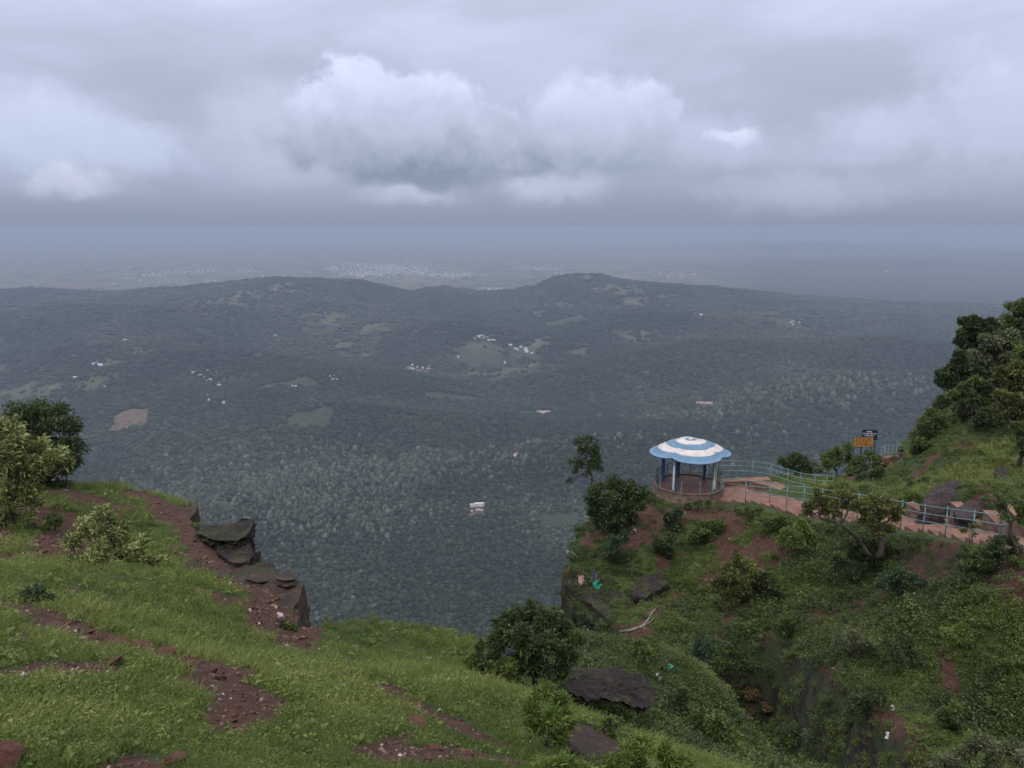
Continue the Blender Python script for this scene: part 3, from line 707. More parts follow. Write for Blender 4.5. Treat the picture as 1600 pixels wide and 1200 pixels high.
for (px, py, Y, ln, wd, h0, h1, rz, lab) in [(1160, 752, 60.3, 4.2, .8, .35, .45, 4, 'long low concrete block at the back of the landing beside the gazebo'),
                                         (1198, 757, 59, 2.6, .9, .65, .30, -28, 'broad low concrete block behind the landing post'),
                                         (1232, 768, 56.6, 2.0, .7, .35, .30, -20, 'small low concrete block on the landing under the back railing'),
                                         (1244, 776, 53.6, .8, 1.1, .95, .80, -12, 'upright leaning concrete block where the path leaves the landing'),
                                         (1263, 774, 52.5, 1.6, .9, .5, .45, 10, 'squat concrete block right of the upright leaning block')]:
    p = at(px, py, Y); p.z = zt; t_ = Vector((math.cos(R(rz)), math.sin(R(rz)), 0)); n_ = Vector((-t_.y, t_.x, 0))
    wedge('parapet_block', lab, p, t_, n_, ln, wd, h0, h1, GW)

# pipe railings
def railing(name, label, pts, h, rails, post_every=1, rp=.031, rr=.025, blue=False):
    """pts: post feet"""
    o = empty(name, tuple(pts[0])); org = Vector(pts[0]); tag(o, label, 'railing')
    for i, p in enumerate(pts):
        if i % post_every: continue
        mb = MB(); q = Vector(p) - org; lean = Vector((.02 * math.sin(i * 5.1), .02 * math.cos(i * 3.3), 0))
        mb.tube([q - Vector((0, 0, .35)), q + Vector((0, 0, h + .05)) + lean], rp, 8)
        mb.lathe([(.0, h + .05), (rp * 1.25, h + .05), (rp * 1.25, h + .08), (.0, h + .10)], 8, (q.x + lean.x, q.y + lean.y, q.z))
        for z in rails: mb.lathe([(rp * 1.45, z - .05), (rp * 1.45, z + .05)], 8, tuple(q))
        mb.build('post', m_rail, o, True)
    for z in rails:
        mb = MB(); mb.tube([Vector(p) - org + Vector((0, 0, z + (.012 * math.sin(i * 2.7)))) for i, p in enumerate(pts)], rr, 7)
        mb.build('rail', m_rail, o, True)
    return o
fr = []
for px, py, Y in [(1126, 771, 56.4), (1165, 776.5, 55.3), (1203, 780, 53.2), (1229, 786, 51.2), (1255, 789, 49.7), (1283, 794, 48.2), (1311, 799, 46.6), (1340, 804, 45), (1373, 811, 43.2), (1407, 818, 41.2), (1442, 826, 39.3), (1477, 832, 37.3), (1519, 840, 35), (1566, 849, 32.6)]:
    q = at(px, py, Y); fr.append(q)
railing('path_railing', 'long turquoise pipe railing with three rails along the near edge of the path', fr, 1.28, (1.26, .84, .40))
bk = [at(*a) for a in [(1110, 743, 62), (1143, 742, 62), (1175, 743, 61.6), (1204, 748, 60.5), (1230, 757, 58.8), (1250, 763, 58), (1272, 766, 57.6), (1291, 767, 57.8), (1301, 767, 58)]]
railing('back_railing', 'turquoise pipe railing behind the landing, curving away from the gazebo', bk, 1.22, (1.20, .80, .36))

# ------------------------------------------------------------------ gazebo
gz_o = empty('gazebo', (GAZ.x, GAZ.y, GAZ_Z)); tag(gz_o, 'round gazebo with scalloped blue and white ringed roof on the cliff spur', 'gazebo')
RB = 2.62
mb = MB(); mb.lathe([(RB + .10, -1.75), (RB + .10, -.62), (RB + .04, -.60), (RB, .02), (RB + .05, .03), (RB + .05, .09), (RB - .20, .09), (RB - .20, -.05)], 64)
mb.build('base_wall', m_conc, gz_o, False)
mb = MB(); mb.lathe([(.01, 0.0), (RB - .205, 0.0)], 64); mb.f = mb.f[:-2]; mb.build('floor', m_redfloor, gz_o)
cols = [(226, 2.15), (318, 2.15), (42, 2.15), (102, 2.15), (146, 2.15), (272, 2.15)]
for i, (a, r) in enumerate(cols[:5]):
    c = Vector((r * math.cos(R(a)), r * math.sin(R(a)), 0))
    o = MB(); o.box((c.x, c.y, 1.32), (.24, .24, 2.64), R(a) + .2); o.box((c.x, c.y, .06), (.32, .32, .12), R(a) + .2)
    cb = o.build('column', m_colblue, gz_o)
    s_ = MB(); n_ = Vector((-c.x * .35 + .55 * 0, -1, 0)).normalized(); 
    M = Matrix.Translation((c.x, c.y, 1.36)) @ Matrix.Rotation(R(a) + .2, 4, 'Z')
    for ax in (0, 3):
        MM = M @ Matrix.Rotation(ax * PI / 2, 4, 'Z') @ Matrix.Translation((.1225, .03, 0))
        s_.box(None, (.01, .15, 2.5), M=MM)
    s_.build('painted_stripe', m_cream, cb)
# bench-like round curb inside, and the little grille all round except the entrance
for (a0, a1, nm) in [(-28, 200, 'rear_grille'), (200, 335, 'front_grille')]:
    mb = MB(); r = RB - .08; n = int((a1 - a0) / 3.2)
    hh = .98 if a0 < 0 else .72
    for i in range(n + 1):
        a = R(a0 + (a1 - a0) * i / n); mb.tube([(r * math.cos(a), r * math.sin(a), .08), (r * math.cos(a), r * math.sin(a), hh)], .011, 5)
    for z, rr in ((.16, .016), (hh * .6, .010), (hh, .022)):
        mb.tube([(r * math.cos(R(a0 + (a1 - a0) * i / 60)), r * math.sin(R(a0 + (a1 - a0) * i / 60)), z) for i in range(61)], rr, 6)
    if a0 >= 0:
        mb.f = []; mb.v = []
        for i in range(0, n + 1, 2):
            a = R(a0 + (a1 - a0) * i / n); mb.tube([(r * math.cos(a), r * math.sin(a), .08), (r * math.cos(a), r * math.sin(a), .62)], .008, 4)
        mb.tube([(r * math.cos(R(a0 + (a1 - a0) * i / 60)), r * math.sin(R(a0 + (a1 - a0) * i / 60)), .62) for i in range(61)], .012, 6)
    mb.build(nm, m_grille, gz_o)
for a in (150, 200, 245, 276, 300, 335, 20, 75, 120):
    mb = MB(); r = RB - .08; mb.box((r * math.cos(R(a)), r * math.sin(R(a)), .55), (.07, .07, .95)); mb.build('grille_post', m_rail, gz_o)
# roof: quatrefoil umbrella built of lipped tiers
RR = 3.12; RTH0 = R(-87)
def lobe(th, amt):
    k_ = abs(math.cos(2 * (th - RTH0) )) ** .55
    return 1 - amt * (1 - k_)
def rz_(r): return 1.12 * (1 - r ** 1.75) - .0
prof = [(0.0, 1, .0), (.05, 1, .0), (.06, 0, .05), (.15, 0, 0), (.16, 1, .05), (.25, 1, .0), (.255, 1, .02), (.37, 1, 0), (.38, 0, .05), (.49, 0, 0), (.495, 0, .02), (.60, 0, 0), (.61, 1, .05), (.70, 1, .0), (.705, 1, .02), (.79, 1, 0), (.80, 0, .05), (.89, 0, .0), (.895, 0, .025), (.985, 0, -.01), (1.0, 0, -.05)]
V = []; Fc = []; MI = []; NA = 144
zrim = 2.56
for r, mi, dzz in prof:
    for j in range(NA):
        th = 2 * PI * j / NA; am = .18 * ss(np.array(r), .05, .6); am = float(am)
        lb = lobe(th, am); rad = r * lb * RR
        zz = zrim + rz_(r) * .98 - dzz * .75 + .16 * (1 - lb) / .18 * r ** 2 + .10 * abs(math.cos(2 * (th - RTH0))) ** 1.5 * math.sin(PI * r) * .8
        V.append((rad * math.cos(th), rad * math.sin(th), zz))
for i in range(len(prof) - 1):
    for j in range(NA):
        Fc.append((i * NA + j, (i + 1) * NA + j, (i + 1) * NA + (j + 1) % NA, i * NA + (j + 1) % NA)); MI.append(1 - prof[i + 1][1] if True else 0)
# underside
base_i = len(V)
for j in range(NA):
    th = 2 * PI * j / NA; lb = lobe(th, .18); V.append((RR * .97 * lb * math.cos(th), RR * .97 * lb * math.sin(th), zrim - .07 + .16 * (1 - lb) / .18))
for j in range(NA):
    th = 2 * PI * j / NA; V.append((2.0 * math.cos(th), 2.0 * math.sin(th), zrim + .10))
V.append((0, 0, zrim + .30)); ci = len(V) - 1
lr = (len(prof) - 1) * NA
for j in range(NA):
    k2 = (j + 1) % NA
    Fc.append((lr + j, base_i + j, base_i + k2, lr + k2)); MI.append(0 + 1)
    Fc.append((base_i + j, base_i + NA + j, base_i + NA + k2, base_i + k2)); MI.append(2)
    Fc.append((base_i + NA + j, ci, base_i + NA + k2)); MI.append(2)
me = bpy.data.meshes.new('roof'); me.from_pydata(V, [], Fc)
for m in (m_white, m_blue, m_colblue): me.materials.append(m)
MI = [{0: 0, 1: 1, 2: 2}[q] for q in MI]
me.polygons.foreach_set('material_index', MI); me.polygons.foreach_set('use_smooth', [True] * len(MI)); me.update()
bm = bmesh.new(); bm.from_mesh(me); bmesh.ops.remove_doubles(bm, verts=bm.verts, dist=.0005); bmesh.ops.recalc_face_normals(bm, faces=bm.faces)
bm.to_mesh(me); bm.free()
link(bpy.data.objects.new('roof', me), gz_o)
mb = MB(); mb.lathe([(.0, 3.60), (.19, 3.63), (.18, 3.67), (.10, 3.73), (.05, 3.79), (.0, 3.81)], 20); mb.build('finial', m_white, gz_o, True)

# ------------------------------------------------------------------ sign boards (their writing is too small to read in the photograph: rows of word-like strokes)
def sign(name, label, px, py, Y, wpx, hpx, footpy, board, ink, rows, posts, rz=0.0, seed=1, frame=m_dark, thick=.04):
    c = at(px, py, Y); k_ = Y / F / .96; W_, H_ = wpx * k_, hpx * k_
    foot = at(px, footpy, Y); o = empty(name, (c.x, c.y, foot.z), rz); tag(o, label, 'sign'); cz = c.z - foot.z
    mb = MB(); mb.box((0, 0, cz), (W_, thick, H_)); bd = mb.build('board', board, o)
    mb = MB()
    for sx in (-1, 1): mb.box((sx * (W_ / 2 + .02), 0, cz), (.05, thick + .02, H_ + .08))
    for sz in (-1, 1): mb.box((0, 0, cz + sz * (H_ / 2 + .02)), (W_ - .01, thick + .02, .045))
    mb.build('frame', frame, bd)
    rg = random.Random(seed)
    mb = MB()
    for zf, hf, x0, x1, cw in rows:
        x = x0 * W_
        while x < x1 * W_:
            wl = cw * rg.uniform(.5, 1.2) * W_
            e = min(x + wl, x1 * W_)
            u_ = x
            while u_ < e - .01:
                g_ = rg.uniform(.03, .06) * W_ / 1.8
                hh = hf * H_ * rg.uniform(.7, 1.0)
                mb.box((u_ + g_ * .4, -thick / 2 - .005, cz + zf * H_ + rg.uniform(-.05, .05) * hf * H_), (g_ * .7, .008, hh)); u_ += g_
            mb.box(((x + e) / 2, -thick / 2 - .006, cz + zf * H_ + hf * H_ * .42), (e - x, .008, hf * H_ * .16))
            x = e + cw * .28 * W_
    mb.build('lettering', ink, bd)
    for fx in posts:
        mb = MB(); mb.box((fx * W_, thick / 2 + .04, cz / 2 - .3), (.07, .07, cz + H_ * .9 + .6)) if False else mb.box((fx * W_, thick / 2 + .045, (cz + H_ / 2 - 1.0) / 2), (.07, .07, cz + H_ / 2 + 1.0)); mb.build('post', m_dark, o)
    return o
m_orange = rough_mat('orange_board', [(.42, .19, .045), (.50, .24, .06), (.54, .28, .08)], 2.5, .6, .03)
m_ink = rough_mat('dark_ink', [(.07, .03, .02), (.10, .04, .03)], 5, .7, 0)
m_navy = rough_mat('navy_board', [(.012, .018, .038), (.018, .026, .050)], 3, .5, .03)
m_chalk = rough_mat('white_lettering', [(.42, .44, .50), (.56, .58, .64)], 5, .6, 0)
sign('warning_sign', 'orange board with four rows of dark lettering on posts above the bushes', 1349, 690.5, 78, 30, 14.5, 716, m_orange, m_ink,
     [(.32, .15, -.42, .44, .20), (.10, .15, -.46, .45, .16), (-.12, .15, -.40, .38, .12), (-.32, .15, -.44, .46, .22)], (-.46, -.08, .44), rz=R(2), seed=4)
sign('notice_board', 'dark navy board with white lettering standing behind the orange board', 1358.5, 679.5, 81, 21.5, 15, 713, m_navy, m_chalk,
     [(.34, .15, -.20, .18, .4), (.13, .15, -.46, .46, .30), (-.08, .13, -.32, .30, .14), (-.30, .12, -.36, .02, .2)], (-.45, .45), rz=R(-6), seed=9)

# ------------------------------------------------------------------ distant stair with railing and a visitor
st = at(1392, 722, 86)
so = empty('stone_steps', tuple(st), R(6)); tag(so, 'short flight of red saw toothed steps beside the far railing', 'steps')
mb = MB()
for i in range(5):
    x = -1.5 + i * .52
    vs = [(x, -.45, -.3), (x + .5, -.45, -.3), (x + .5, .45, -.3), (x, .45, -.3), (x + .22, -.45, .62), (x + .5, -.45, .70), (x + .5, .45, .70), (x + .22, .45, .62)]
    mb.add(vs, [(3, 2, 1, 0), (4, 5, 6, 7), (0, 1, 5, 4), (1, 2, 6, 5), (2, 3, 7, 6), (3, 0, 4, 7)])
mb.box((-.2, -.1, -.15), (3.4, 1.4, .5))
mb.build('step_blocks', m_terra, so)
rp_ = [at(1375.5 + 7.0 * i * .85, 720 - (.5 if i else -3), 86.6) for i in range(6)]
railing('stair_railing', 'small pale railing with close posts beside the far steps', rp_, 1.78, (1.75, .9), rp=.045, rr=.035)
# visitor
m_skin = rough_mat('skin', [(.16, .085, .055), (.20, .11, .07)], 5, .6, 0); m_hair = rough_mat('black_hair', [(.008, .007, .007), (.015, .012, .012)], 20, .5, .1)
m_top = rough_mat('black_top', [(.010, .010, .014), (.018, .017, .022)], 9, .8, .2, spots=((.16, .13, .14), 9, .62)); m_skirt = rough_mat('dusky_skirt', [(.035, .024, .040), (.060, .042, .065)], 9, .85, .2)
def skin_body(parent, J, E, mat, name='body'):
    me = bpy.data.meshes.new(name); me.from_pydata([j[0] for j in J], [], E); me.materials.append(mat)
    o = link(bpy.data.objects.new(name, me), parent)
    sk = o.modifiers.new('skin', 'SKIN'); su = o.modifiers.new('smooth', 'SUBSURF'); su.levels = 1; su.render_levels = 2
    sl = me.skin_vertices[0].data if me.skin_vertices else None
    if sl is None:
        bpy.context.view_layer.objects.active = o; me.skin_vertices
    for i, (c, r) in enumerate(J): me.skin_vertices[0].data[i].radius = (r, r); me.skin_vertices[0].data[i].use_root = (i == 0)
    return o
pf = at(1406.5, 721.0, 84.5)
per = empty('person', tuple(pf), R(15)); tag(per, 'person in black top and dusky skirt standing by the far railing', 'person')
J = [((0, 0, .92), .13), ((0, 0, 1.12), .12), ((0, 0, 1.33), .135), ((0, 0, 1.44), .06), ((0, -.01, 1.52), .085), ((0, -.01, 1.62), .085)]
E = [(0, 1), (1, 2), (2, 3), (3, 4), (4, 5)]
for s in (-1, 1):
    b0 = len(J)
    J += [((s * .09, 0, .86), .10), ((s * .10, -.02, .48), .062), ((s * .10, .01, .09), .04), ((s * .11, -.13, .04), .035),
          ((s * .18, 0, 1.36), .055), ((s * .27, .02, 1.12), .042), ((s * .20, -.16, .98), .032), ((s * .15, -.22, .96), .028)]
    E += [(0, b0), (b0, b0 + 1), (b0 + 1, b0 + 2), (b0 + 2, b0 + 3), (2, b0 + 4), (b0 + 4, b0 + 5), (b0 + 5, b0 + 6), (b0 + 6, b0 + 7)]
    for q in range(4):
        f0 = len(J); zz = .985 - q * .018
        J += [((s * .115, -.245, zz), .009), ((s * .08, -.25, zz - .01), .008)]; E += [(b0 + 7, f0), (f0, f0 + 1)]
    f0 = len(J); J += [((s * .13, -.20, 1.00), .010), ((s * .105, -.21, 1.02), .009)]; E += [(b0 + 7, f0), (f0, f0 + 1)]
bd = skin_body(per, J, E, m_skin)
mb = MB(); mb.lathe([(.155, .84), (.150, 1.0), (.135, 1.12), (.165, 1.30), (.16, 1.38), (.09, 1.45), (.05, 1.47)], 16)
for s in (-1, 1): mb.tube([(s * .13, 0, 1.38), (s * .19, 0, 1.36), (s * .28, .02, 1.12), (s * .24, -.08, 1.04)], [.07, .075, .062, .055], 10)
for i, v in enumerate(mb.v): mb.v[i] = (v[0] * 1.05, v[1] * .82, v[2])
mb.build('blouse', m_top, per, True)
mb = MB(); mb.lathe([(.15, 1.0), (.19, .86), (.22, .6), (.25, .3), (.27, .10)], 20)
for i, v in enumerate(mb.v): mb.v[i] = (v[0] * (1 + .04 * math.sin(i * 2.3)), v[1] * .85, v[2])
mb.build('skirt', m_skirt, per, True)
bm = bmesh.new(); bmesh.ops.create_icosphere(bm, subdivisions=3, radius=.112)
for v in bm.verts:
    v.co = Vector((v.co.x * .95, v.co.y * 1.05 + .018, v.co.z * 1.12 + 1.61))
    if v.co.y < -.055 and v.co.z < 1.66: v.co.y = -.03
me = bpy.data.meshes.new('hair'); bm.to_mesh(me); bm.free(); me.materials.append(m_hair); link(bpy.data.objects.new('hair', me), per)
mb = MB()
for s in (-1, 1): mb.lathe([(.0, -.006), (.011, 0), (.0, .006)], 6, (s * .032, -.090, 1.60))
mb.box((0, -.105, 1.575), (.018, .03, .035)); mb.box((0, -.092, 1.545), (.045, .01, .010)); mb.build('face', m_hair, bd)
# ================================================================== rocks
def rock_material(name, cols, mosscol=(.034, .036, .015), moss_lo=.52, rot=(8, 28, 0), k=5.0, sc_=1.6, lich=(.17, .15, .135)):
    m, t = new_mat(name)
    g = t.new('ShaderNodeNewGeometry'); pos = g.outputs['Position']
    mp = t.new('ShaderNodeMapping'); mp.inputs['Scale'].default_value = (.7, .7, k); mp.inputs['Rotation'].default_value = tuple(R(a) for a in rot); t.l.new(pos, mp.inputs[0])
    n1 = t.noise(mp.outputs[0], sc_, 9, .66); n2 = t.noise(pos, sc_ * 6, 8, .7); n3 = t.noise(pos, sc_ * .9, 5, .6)
    c = t.ramp(t.m('ADD', t.m('MULTIPLY', n1, .6), t.m('MULTIPLY', n2, .4)), [(.30, cols[0]), (.47, cols[1]), (.60, cols[2]), (.74, cols[3])])
    c = t.mix(t.ss(n2, .60, .66), c, (*lich, 1))
    nz = t.new('ShaderNodeSeparateXYZ'); t.l.new(g.outputs['Normal'], nz.inputs[0])
    ms = t.m('MULTIPLY', t.ss(t.m('ADD', n3, t.m('MULTIPLY', n2, .3)), moss_lo + .12, moss_lo + .22), t.ss(nz.outputs[2], -.1, .5))
    c = t.mix(ms, c, t.ramp(n2, [(.35, tuple(.5 * a for a in mosscol)), (.65, tuple(1.5 * a for a in mosscol))]))
    t.l.new(c, t.b.inputs['Base Color']); t.b.inputs['Roughness'].default_value = .9
    bp = t.new('ShaderNodeBump'); bp.inputs['Strength'].default_value = 1.0; bp.inputs['Distance'].default_value = .12
    t.l.new(t.m('ADD', t.m('MULTIPLY', n1, 1.3), n2), bp.inputs['Height']); t.l.new(bp.outputs[0], t.b.inputs['Normal'])
    return m
m_rock_dark = rock_material('layered_dark_rock', [(.006, .005, .005), (.016, .012, .011), (.036, .027, .023), (.075, .058, .050)], lich=(.10, .088, .078))
m_rock_red = rock_material('reddish_rock', [(.020, .012, .011), (.044, .027, .024), (.078, .050, .044), (.13, .095, .083)], moss_lo=.56, k=1.6)
m_rock_purple = rock_material('purple_boulder', [(.014, .009, .010), (.032, .022, .024), (.058, .041, .043), (.13, .10, .098)], moss_lo=.70, k=1.5, rot=(0, 35, 20))
m_stone_red = rock_material('loose_red_stone', [(.06, .026, .018), (.13, .055, .038), (.20, .095, .068), (.27, .16, .12)], moss_lo=.8, k=1.0, sc_=6)

def ledge(name, label, top, thick, mat, taper=.25, seed=0, rough=.10, bulge=.0, strat=.05, lean=(0, 0), parent=None, M_=120, S_=14, K_=9, cat='rock', crown_=.03, smooth=False, topf=.45):
    """rock slab grown down from an irregular outline 'top' (3D points); side built of jagged layers"""
    top = [Vector(p) for p in top]; rg = np.random.default_rng(seed)
    n = len(top); per = [(top[(i + 1) % n] - top[i]).length for i in range(n)]; tot = sum(per)
    cen = sum(top, Vector()) / n
    loop = []
    for j in range(M_):
        d = tot * j / M_; i = 0
        while d > per[i]: d -= per[i]; i += 1
        loop.append(top[i].lerp(top[(i + 1) % n], d / per[i]))
    V = []; 
    size = tot / 6.0
    for kk in range(K_):                     # rings on the top, outer -> inner
        f = 1 - (kk / (K_ - 1)) * .97
        for p in loop:
            q = cen.lerp(p, f); V.append([q.x, q.y, q.z + crown_ * size * (1 - f ** 2) * .5])
    topn = len(V)
    offs = np.cumsum(rg.normal(0, 1, S_)) * strat * .4 + rg.normal(0, 1, S_) * strat
    for s_ in range(1, S_ + 1):
        f = s_ / S_; sh = 1 - taper * f ** 1.2 + bulge * math.sin(PI * f) + offs[s_ - 1] / max(size, .3)
        for p in loop:
            d = (p - cen); q = cen + Vector((d.x * sh, d.y * sh, d.z * (1 - .5 * f)))
            V.append([q.x + lean[0] * f, q.y + lean[1] * f, q.z - thick * f ** .9])
    V = np.array(V)
    for i in range(len(V)):
        p = Vector(V[i]); f = 1.0 if i >= topn else topf
        nv = mnoise.noise_vector(p * (1.1 / size) + Vector((seed, 0, 0))) * rough * size * 1.3 + mnoise.noise_vector(p * (4.5 / size)) * rough * size * .5 + mnoise.noise_vector(Vector((p.x, p.y, p.z * 4)) * (9 / size)) * rough * size * .28
        V[i] += np.array(nv) * f * np.array([1, 1, .55 if i < topn else .8])
    Fc = []
    for kk in range(K_ - 1):
        a, b2 = kk * M_, (kk + 1) * M_
        for j in range(M_): Fc.append((a + j, a + (j + 1) % M_, b2 + (j + 1) % M_, b2 + j))
    prev = 0
    for s_ in range(S_):
        b2 = topn + s_ * M_
        for j in range(M_): Fc.append((prev + j, b2 + j, b2 + (j + 1) % M_, prev + (j + 1) % M_))
        prev = b2
    me = bpy.data.meshes.new(name)
    o3 = V.mean(0) if parent is None else np.zeros(3)
    me.from_pydata([tuple(v - o3) for v in V], [], Fc + [tuple(range((K_ - 1) * M_, K_ * M_)), tuple(reversed(range(prev, prev + M_)))])
    me.materials.append(mat)
    bm = bmesh.new(); bm.from_mesh(me); bmesh.ops.recalc_face_normals(bm, faces=bm.faces); bm.to_mesh(me); bm.free()
    if smooth: me.polygons.foreach_set('use_smooth', [True] * len(me.polygons))
    o = link(bpy.data.objects.new(name, me), parent); o.location = o3
    if label: tag(o, label, cat)
    return o
A = lambda *a: at(*a)
# left ledge: three cliff-edge pieces and the pointed overhang
ledge('cliff_rock', 'flat reddish cliff edge rock at the far end of the left ledge', [A(235,771,25), A(300,783,24.2), A(308,784,23.2), A(306,800,21), A(296,812,20.3), A(268,800,21.5), A(232,780,24)], 1.6, m_rock_red, .12, 3, .06)
ledge('pointed_rock', 'dark pointed rock jutting over the drop from the left ledge', [A(308,832,18.8), A(330,822,19.3), A(362,821,19.2), A(395,811,19.4), A(397,820,18.6), A(390,838,17.9), A(374,848,17.7), A(338,846,17.8)], 1.0, m_rock_dark, .55, 7, .20, lean=(.15, .1), strat=.07, S_=20)
ledge('pillar_rock', 'dark rough rock pillar under the pointed overhang', [A(338,846,18.2), A(362,842,18.5), A(388,848,18.0), A(392,868,17.3), A(384,884,16.8), A(360,880,16.9), A(342,862,17.5)], 1.9, m_rock_dark, -.05, 12, .26, strat=.10)
ledge('low_rock', 'low mossy rock step between the dark pillar and the corner block', [A(384,884,17.2), A(412,876,17.4), A(430,884,16.8), A(433,894,16.3), A(405,898,16.2), A(382,894,16.5)], .7, m_rock_dark, .05, 15, .10)
ledge('corner_rock', 'big purplish red block with a sheer dark face at the ledge corner', [Vector(A(*q)) + Vector((0, 0, .10)) for q in [(326,893,16.6), (372,887,16.8), (425,895,16.2), (474,919,15.2), (468,948,14.4), (436,996,13.1), (426,972,13.5), (388,935,14.7), (340,912,15.6)]], 2.6, m_rock_red, .03, 21, .075, M_=220, S_=22, K_=16, crown_=.0)
ledge('tilted_rock', 'small tilted rock slab lying beside the windblown bush', [A(280,890,14.9), A(297,876,15.3), A(313,878,15.2), A(312,889,14.7), A(293,897,14.4)], .26, m_rock_red, .1, 31, .07)
ledge('pale_rock', 'pale flat rock behind the trunks of the left tree', [A(45,788,19.8), A(55,771,20.5), A(84,772,20.4), A(82,788,19.7), A(60,800,19)], .7, m_rock_red, .1, 41, .07)
ledge('brown_rock', 'brown rock with a vertical face left of the windblown bush', [A(66,842,16.8), A(82,826,17.4), A(104,832,17.2), A(102,858,16), A(78,868,15.6)], .8, m_rock_red, .05, 43, .08)
for (px, py, Y, rx_, ry_, lab, sd) in [(345,905,16.1,20,9,'cracked rock plate on the ledge left of the low mossy step',101),(402,912,15.9,24,9,'broad cracked plate in the middle of the ledge',102),(447,912,15.5,18,8,'thin rock plate at the outer corner of the ledge',103),
                                    (412,945,14.6,22,10,'purplish rock plate in front of the corner block',104),(440,972,13.8,13,12,'steep purplish plate at the near end of the ledge',105),(275,806,21.8,20,9,'flat stony plate near the far cliff edge rock',106),(372,885,16.9,14,6,'small plate at the foot of the dark pillar',107)]:
    rr_ = random.Random(sd)
    ledge('rock_plate', lab, [Vector(A(px + rx_ * math.cos(q) * rr_.uniform(.75, 1.15), py + ry_ * math.sin(q) * rr_.uniform(.75, 1.15), Y - .9 * math.sin(q) * ry_ / 12)) + Vector((0, 0, .16)) for q in [2 * PI * k_ / 8 + rr_.uniform(-.2, .2) for k_ in range(8)]], .34, m_rock_red, .12, sd, .06, M_=90, S_=8, K_=9, strat=.03)
# the slab in the ravine
ledge('rock_slab', 'big layered dark slab overhanging a black hollow below the round bush', [A(876,1064,12.9), A(892,1042,13.7), A(930,1039,14.1), A(988,1046,14.2), A(1012,1054,13.9), A(1026,1082,13.2), A(1019,1106,12.6), A(960,1097,12.3), A(905,1084,12.2), A(882,1078,12.4)], .24, m_rock_dark, .5, 51, .17, M_=320, S_=14, K_=44, strat=.05, crown_=-.04, topf=.95)
ledge('hollow_rock', 'dark rock deep in the hollow under the big layered slab', [Vector(A(*q)) - Vector((0, 0, 1.3)) for q in [(905,1080,14.2), (950,1075,14.8), (1005,1090,14.8), (1000,1105,14), (950,1110,13.6)]], 1.6, m_rock_dark, .1, 53, .12)
ledge('flat_rock', 'thin flat brown rock step below the dark round bush', [A(756,1079,9.9), A(790,1077,10.1), A(816,1083,9.9), A(822,1093,9.5), A(790,1096,9.3), A(762,1090,9.5)], .30, m_rock_red, .05, 57, .06)
ledge('smooth_rock', 'smooth sloping brown rock left of the bright saplings', [A(752,1112,8.3), A(790,1116,8.3), A(826,1130,7.9), A(830,1152,7.2), A(790,1158,7.0), A(760,1138,7.4)], .30, m_rock_red, .1, 59, .05, smooth=True)
ledge('smooth_rock', 'smooth sloping grey brown rock right of the bright saplings', [A(890,1132,7.9), A(925,1136,8.0), A(965,1160,7.4), A(972,1182,6.9), A(920,1186,6.6), A(892,1160,7.0)], .35, m_rock_red, .1, 61, .05, smooth=True)
# strata of the spur's overhanging nose
ledge('layered_rock', 'overhanging layered rock nose of the spur under the round tree', [Vector(A(*q)) - Vector((0, 0, .25)) for q in [(878,893,49.6), (890,880,50.9), (925,880,50.3), (965,900,48.6), (985,935,46.2), (978,970,43.6), (955,965,43.6), (915,930,46.6)]], 4.6, m_rock_dark, .50, 71, .13, M_=220, S_=34, K_=8, lean=(2.6, -1.5), strat=.34)
ledge('cliff_rock', 'brown rock outcrop among bushes halfway down the spur', [Vector(A(*q)) - Vector((0, 0, .9)) for q in [(985,905,46.6), (1003,880,48.2), (1035,872,48.6), (1045,890,47.5), (1010,915,45.6)]], 2.2, m_rock_dark, .1, 73, .22, strat=.12)
ledge('cliff_rock', 'leaning brown rock face below the round tree', [A(950,842,52), A(958,818,53.5), A(985,815,53.5), A(990,835,52.6), A(968,858,51.2)], 2.0, m_rock_red, .1, 75, .14)
# boulder by the path
ledge('boulder', 'big purple brown boulder on the hillside above the path', [A(1442,775,43.4), A(1466,759,44.4), A(1492,750,45.2), A(1508,752,45), A(1513,770,43.8), A(1500,790,42.6), A(1462,800,41.9), A(1440,792,42.2)], 1.7, m_rock_purple, .05, 81, .15, crown_=.5, bulge=.1)
ledge('tilted_boulder', 'tilted flat brown slab lying right of the big boulder', [A(1490,797,40.3), A(1515,781,41.4), A(1533,786,41), A(1540,800,40.2), A(1516,812,39.4), A(1494,808,39.6)], .6, m_rock_purple, .1, 83, .08)
ledge('dark_rock', 'small dark rock half hidden in grass above the tilted slab', [A(1552,737,47.8), A(1562,727,48.6), A(1576,731,48.4), A(1578,746,47.3), A(1562,754,46.8)], 1.0, m_rock_dark, .1, 85, .15)
# gully walls

# loose stones on the red soil of the meadow
def stone_mesh(seed):
    bm = bmesh.new(); bmesh.ops.create_icosphere(bm, subdivisions=3, radius=1); rg = random.Random(seed)
    ax = (rg.uniform(.7, 1.2), rg.uniform(.6, 1.0), rg.uniform(.28, .5))
    cuts = [(Vector((rg.uniform(-1, 1), rg.uniform(-1, 1), rg.uniform(-.6, .8))).normalized(), rg.uniform(.45, .8)) for _ in range(10)]
    for v in bm.verts:
        p = v.co.copy()
        for n_, d in cuts:
            q = p.dot(n_)
            if q > d: p -= n_ * (q - d)
        p += mnoise.noise_vector(p * 2.5 + Vector((seed, 0, 0))) * .07
        v.co = Vector((p.x * ax[0], p.y * ax[1], p.z * ax[2]))
    me = bpy.data.meshes.new('stone'); bm.to_mesh(me); bm.free(); me.materials.append(m_stone_red); return me
stones = [stone_mesh(i) for i in range(6)]
rs = random.Random(8)
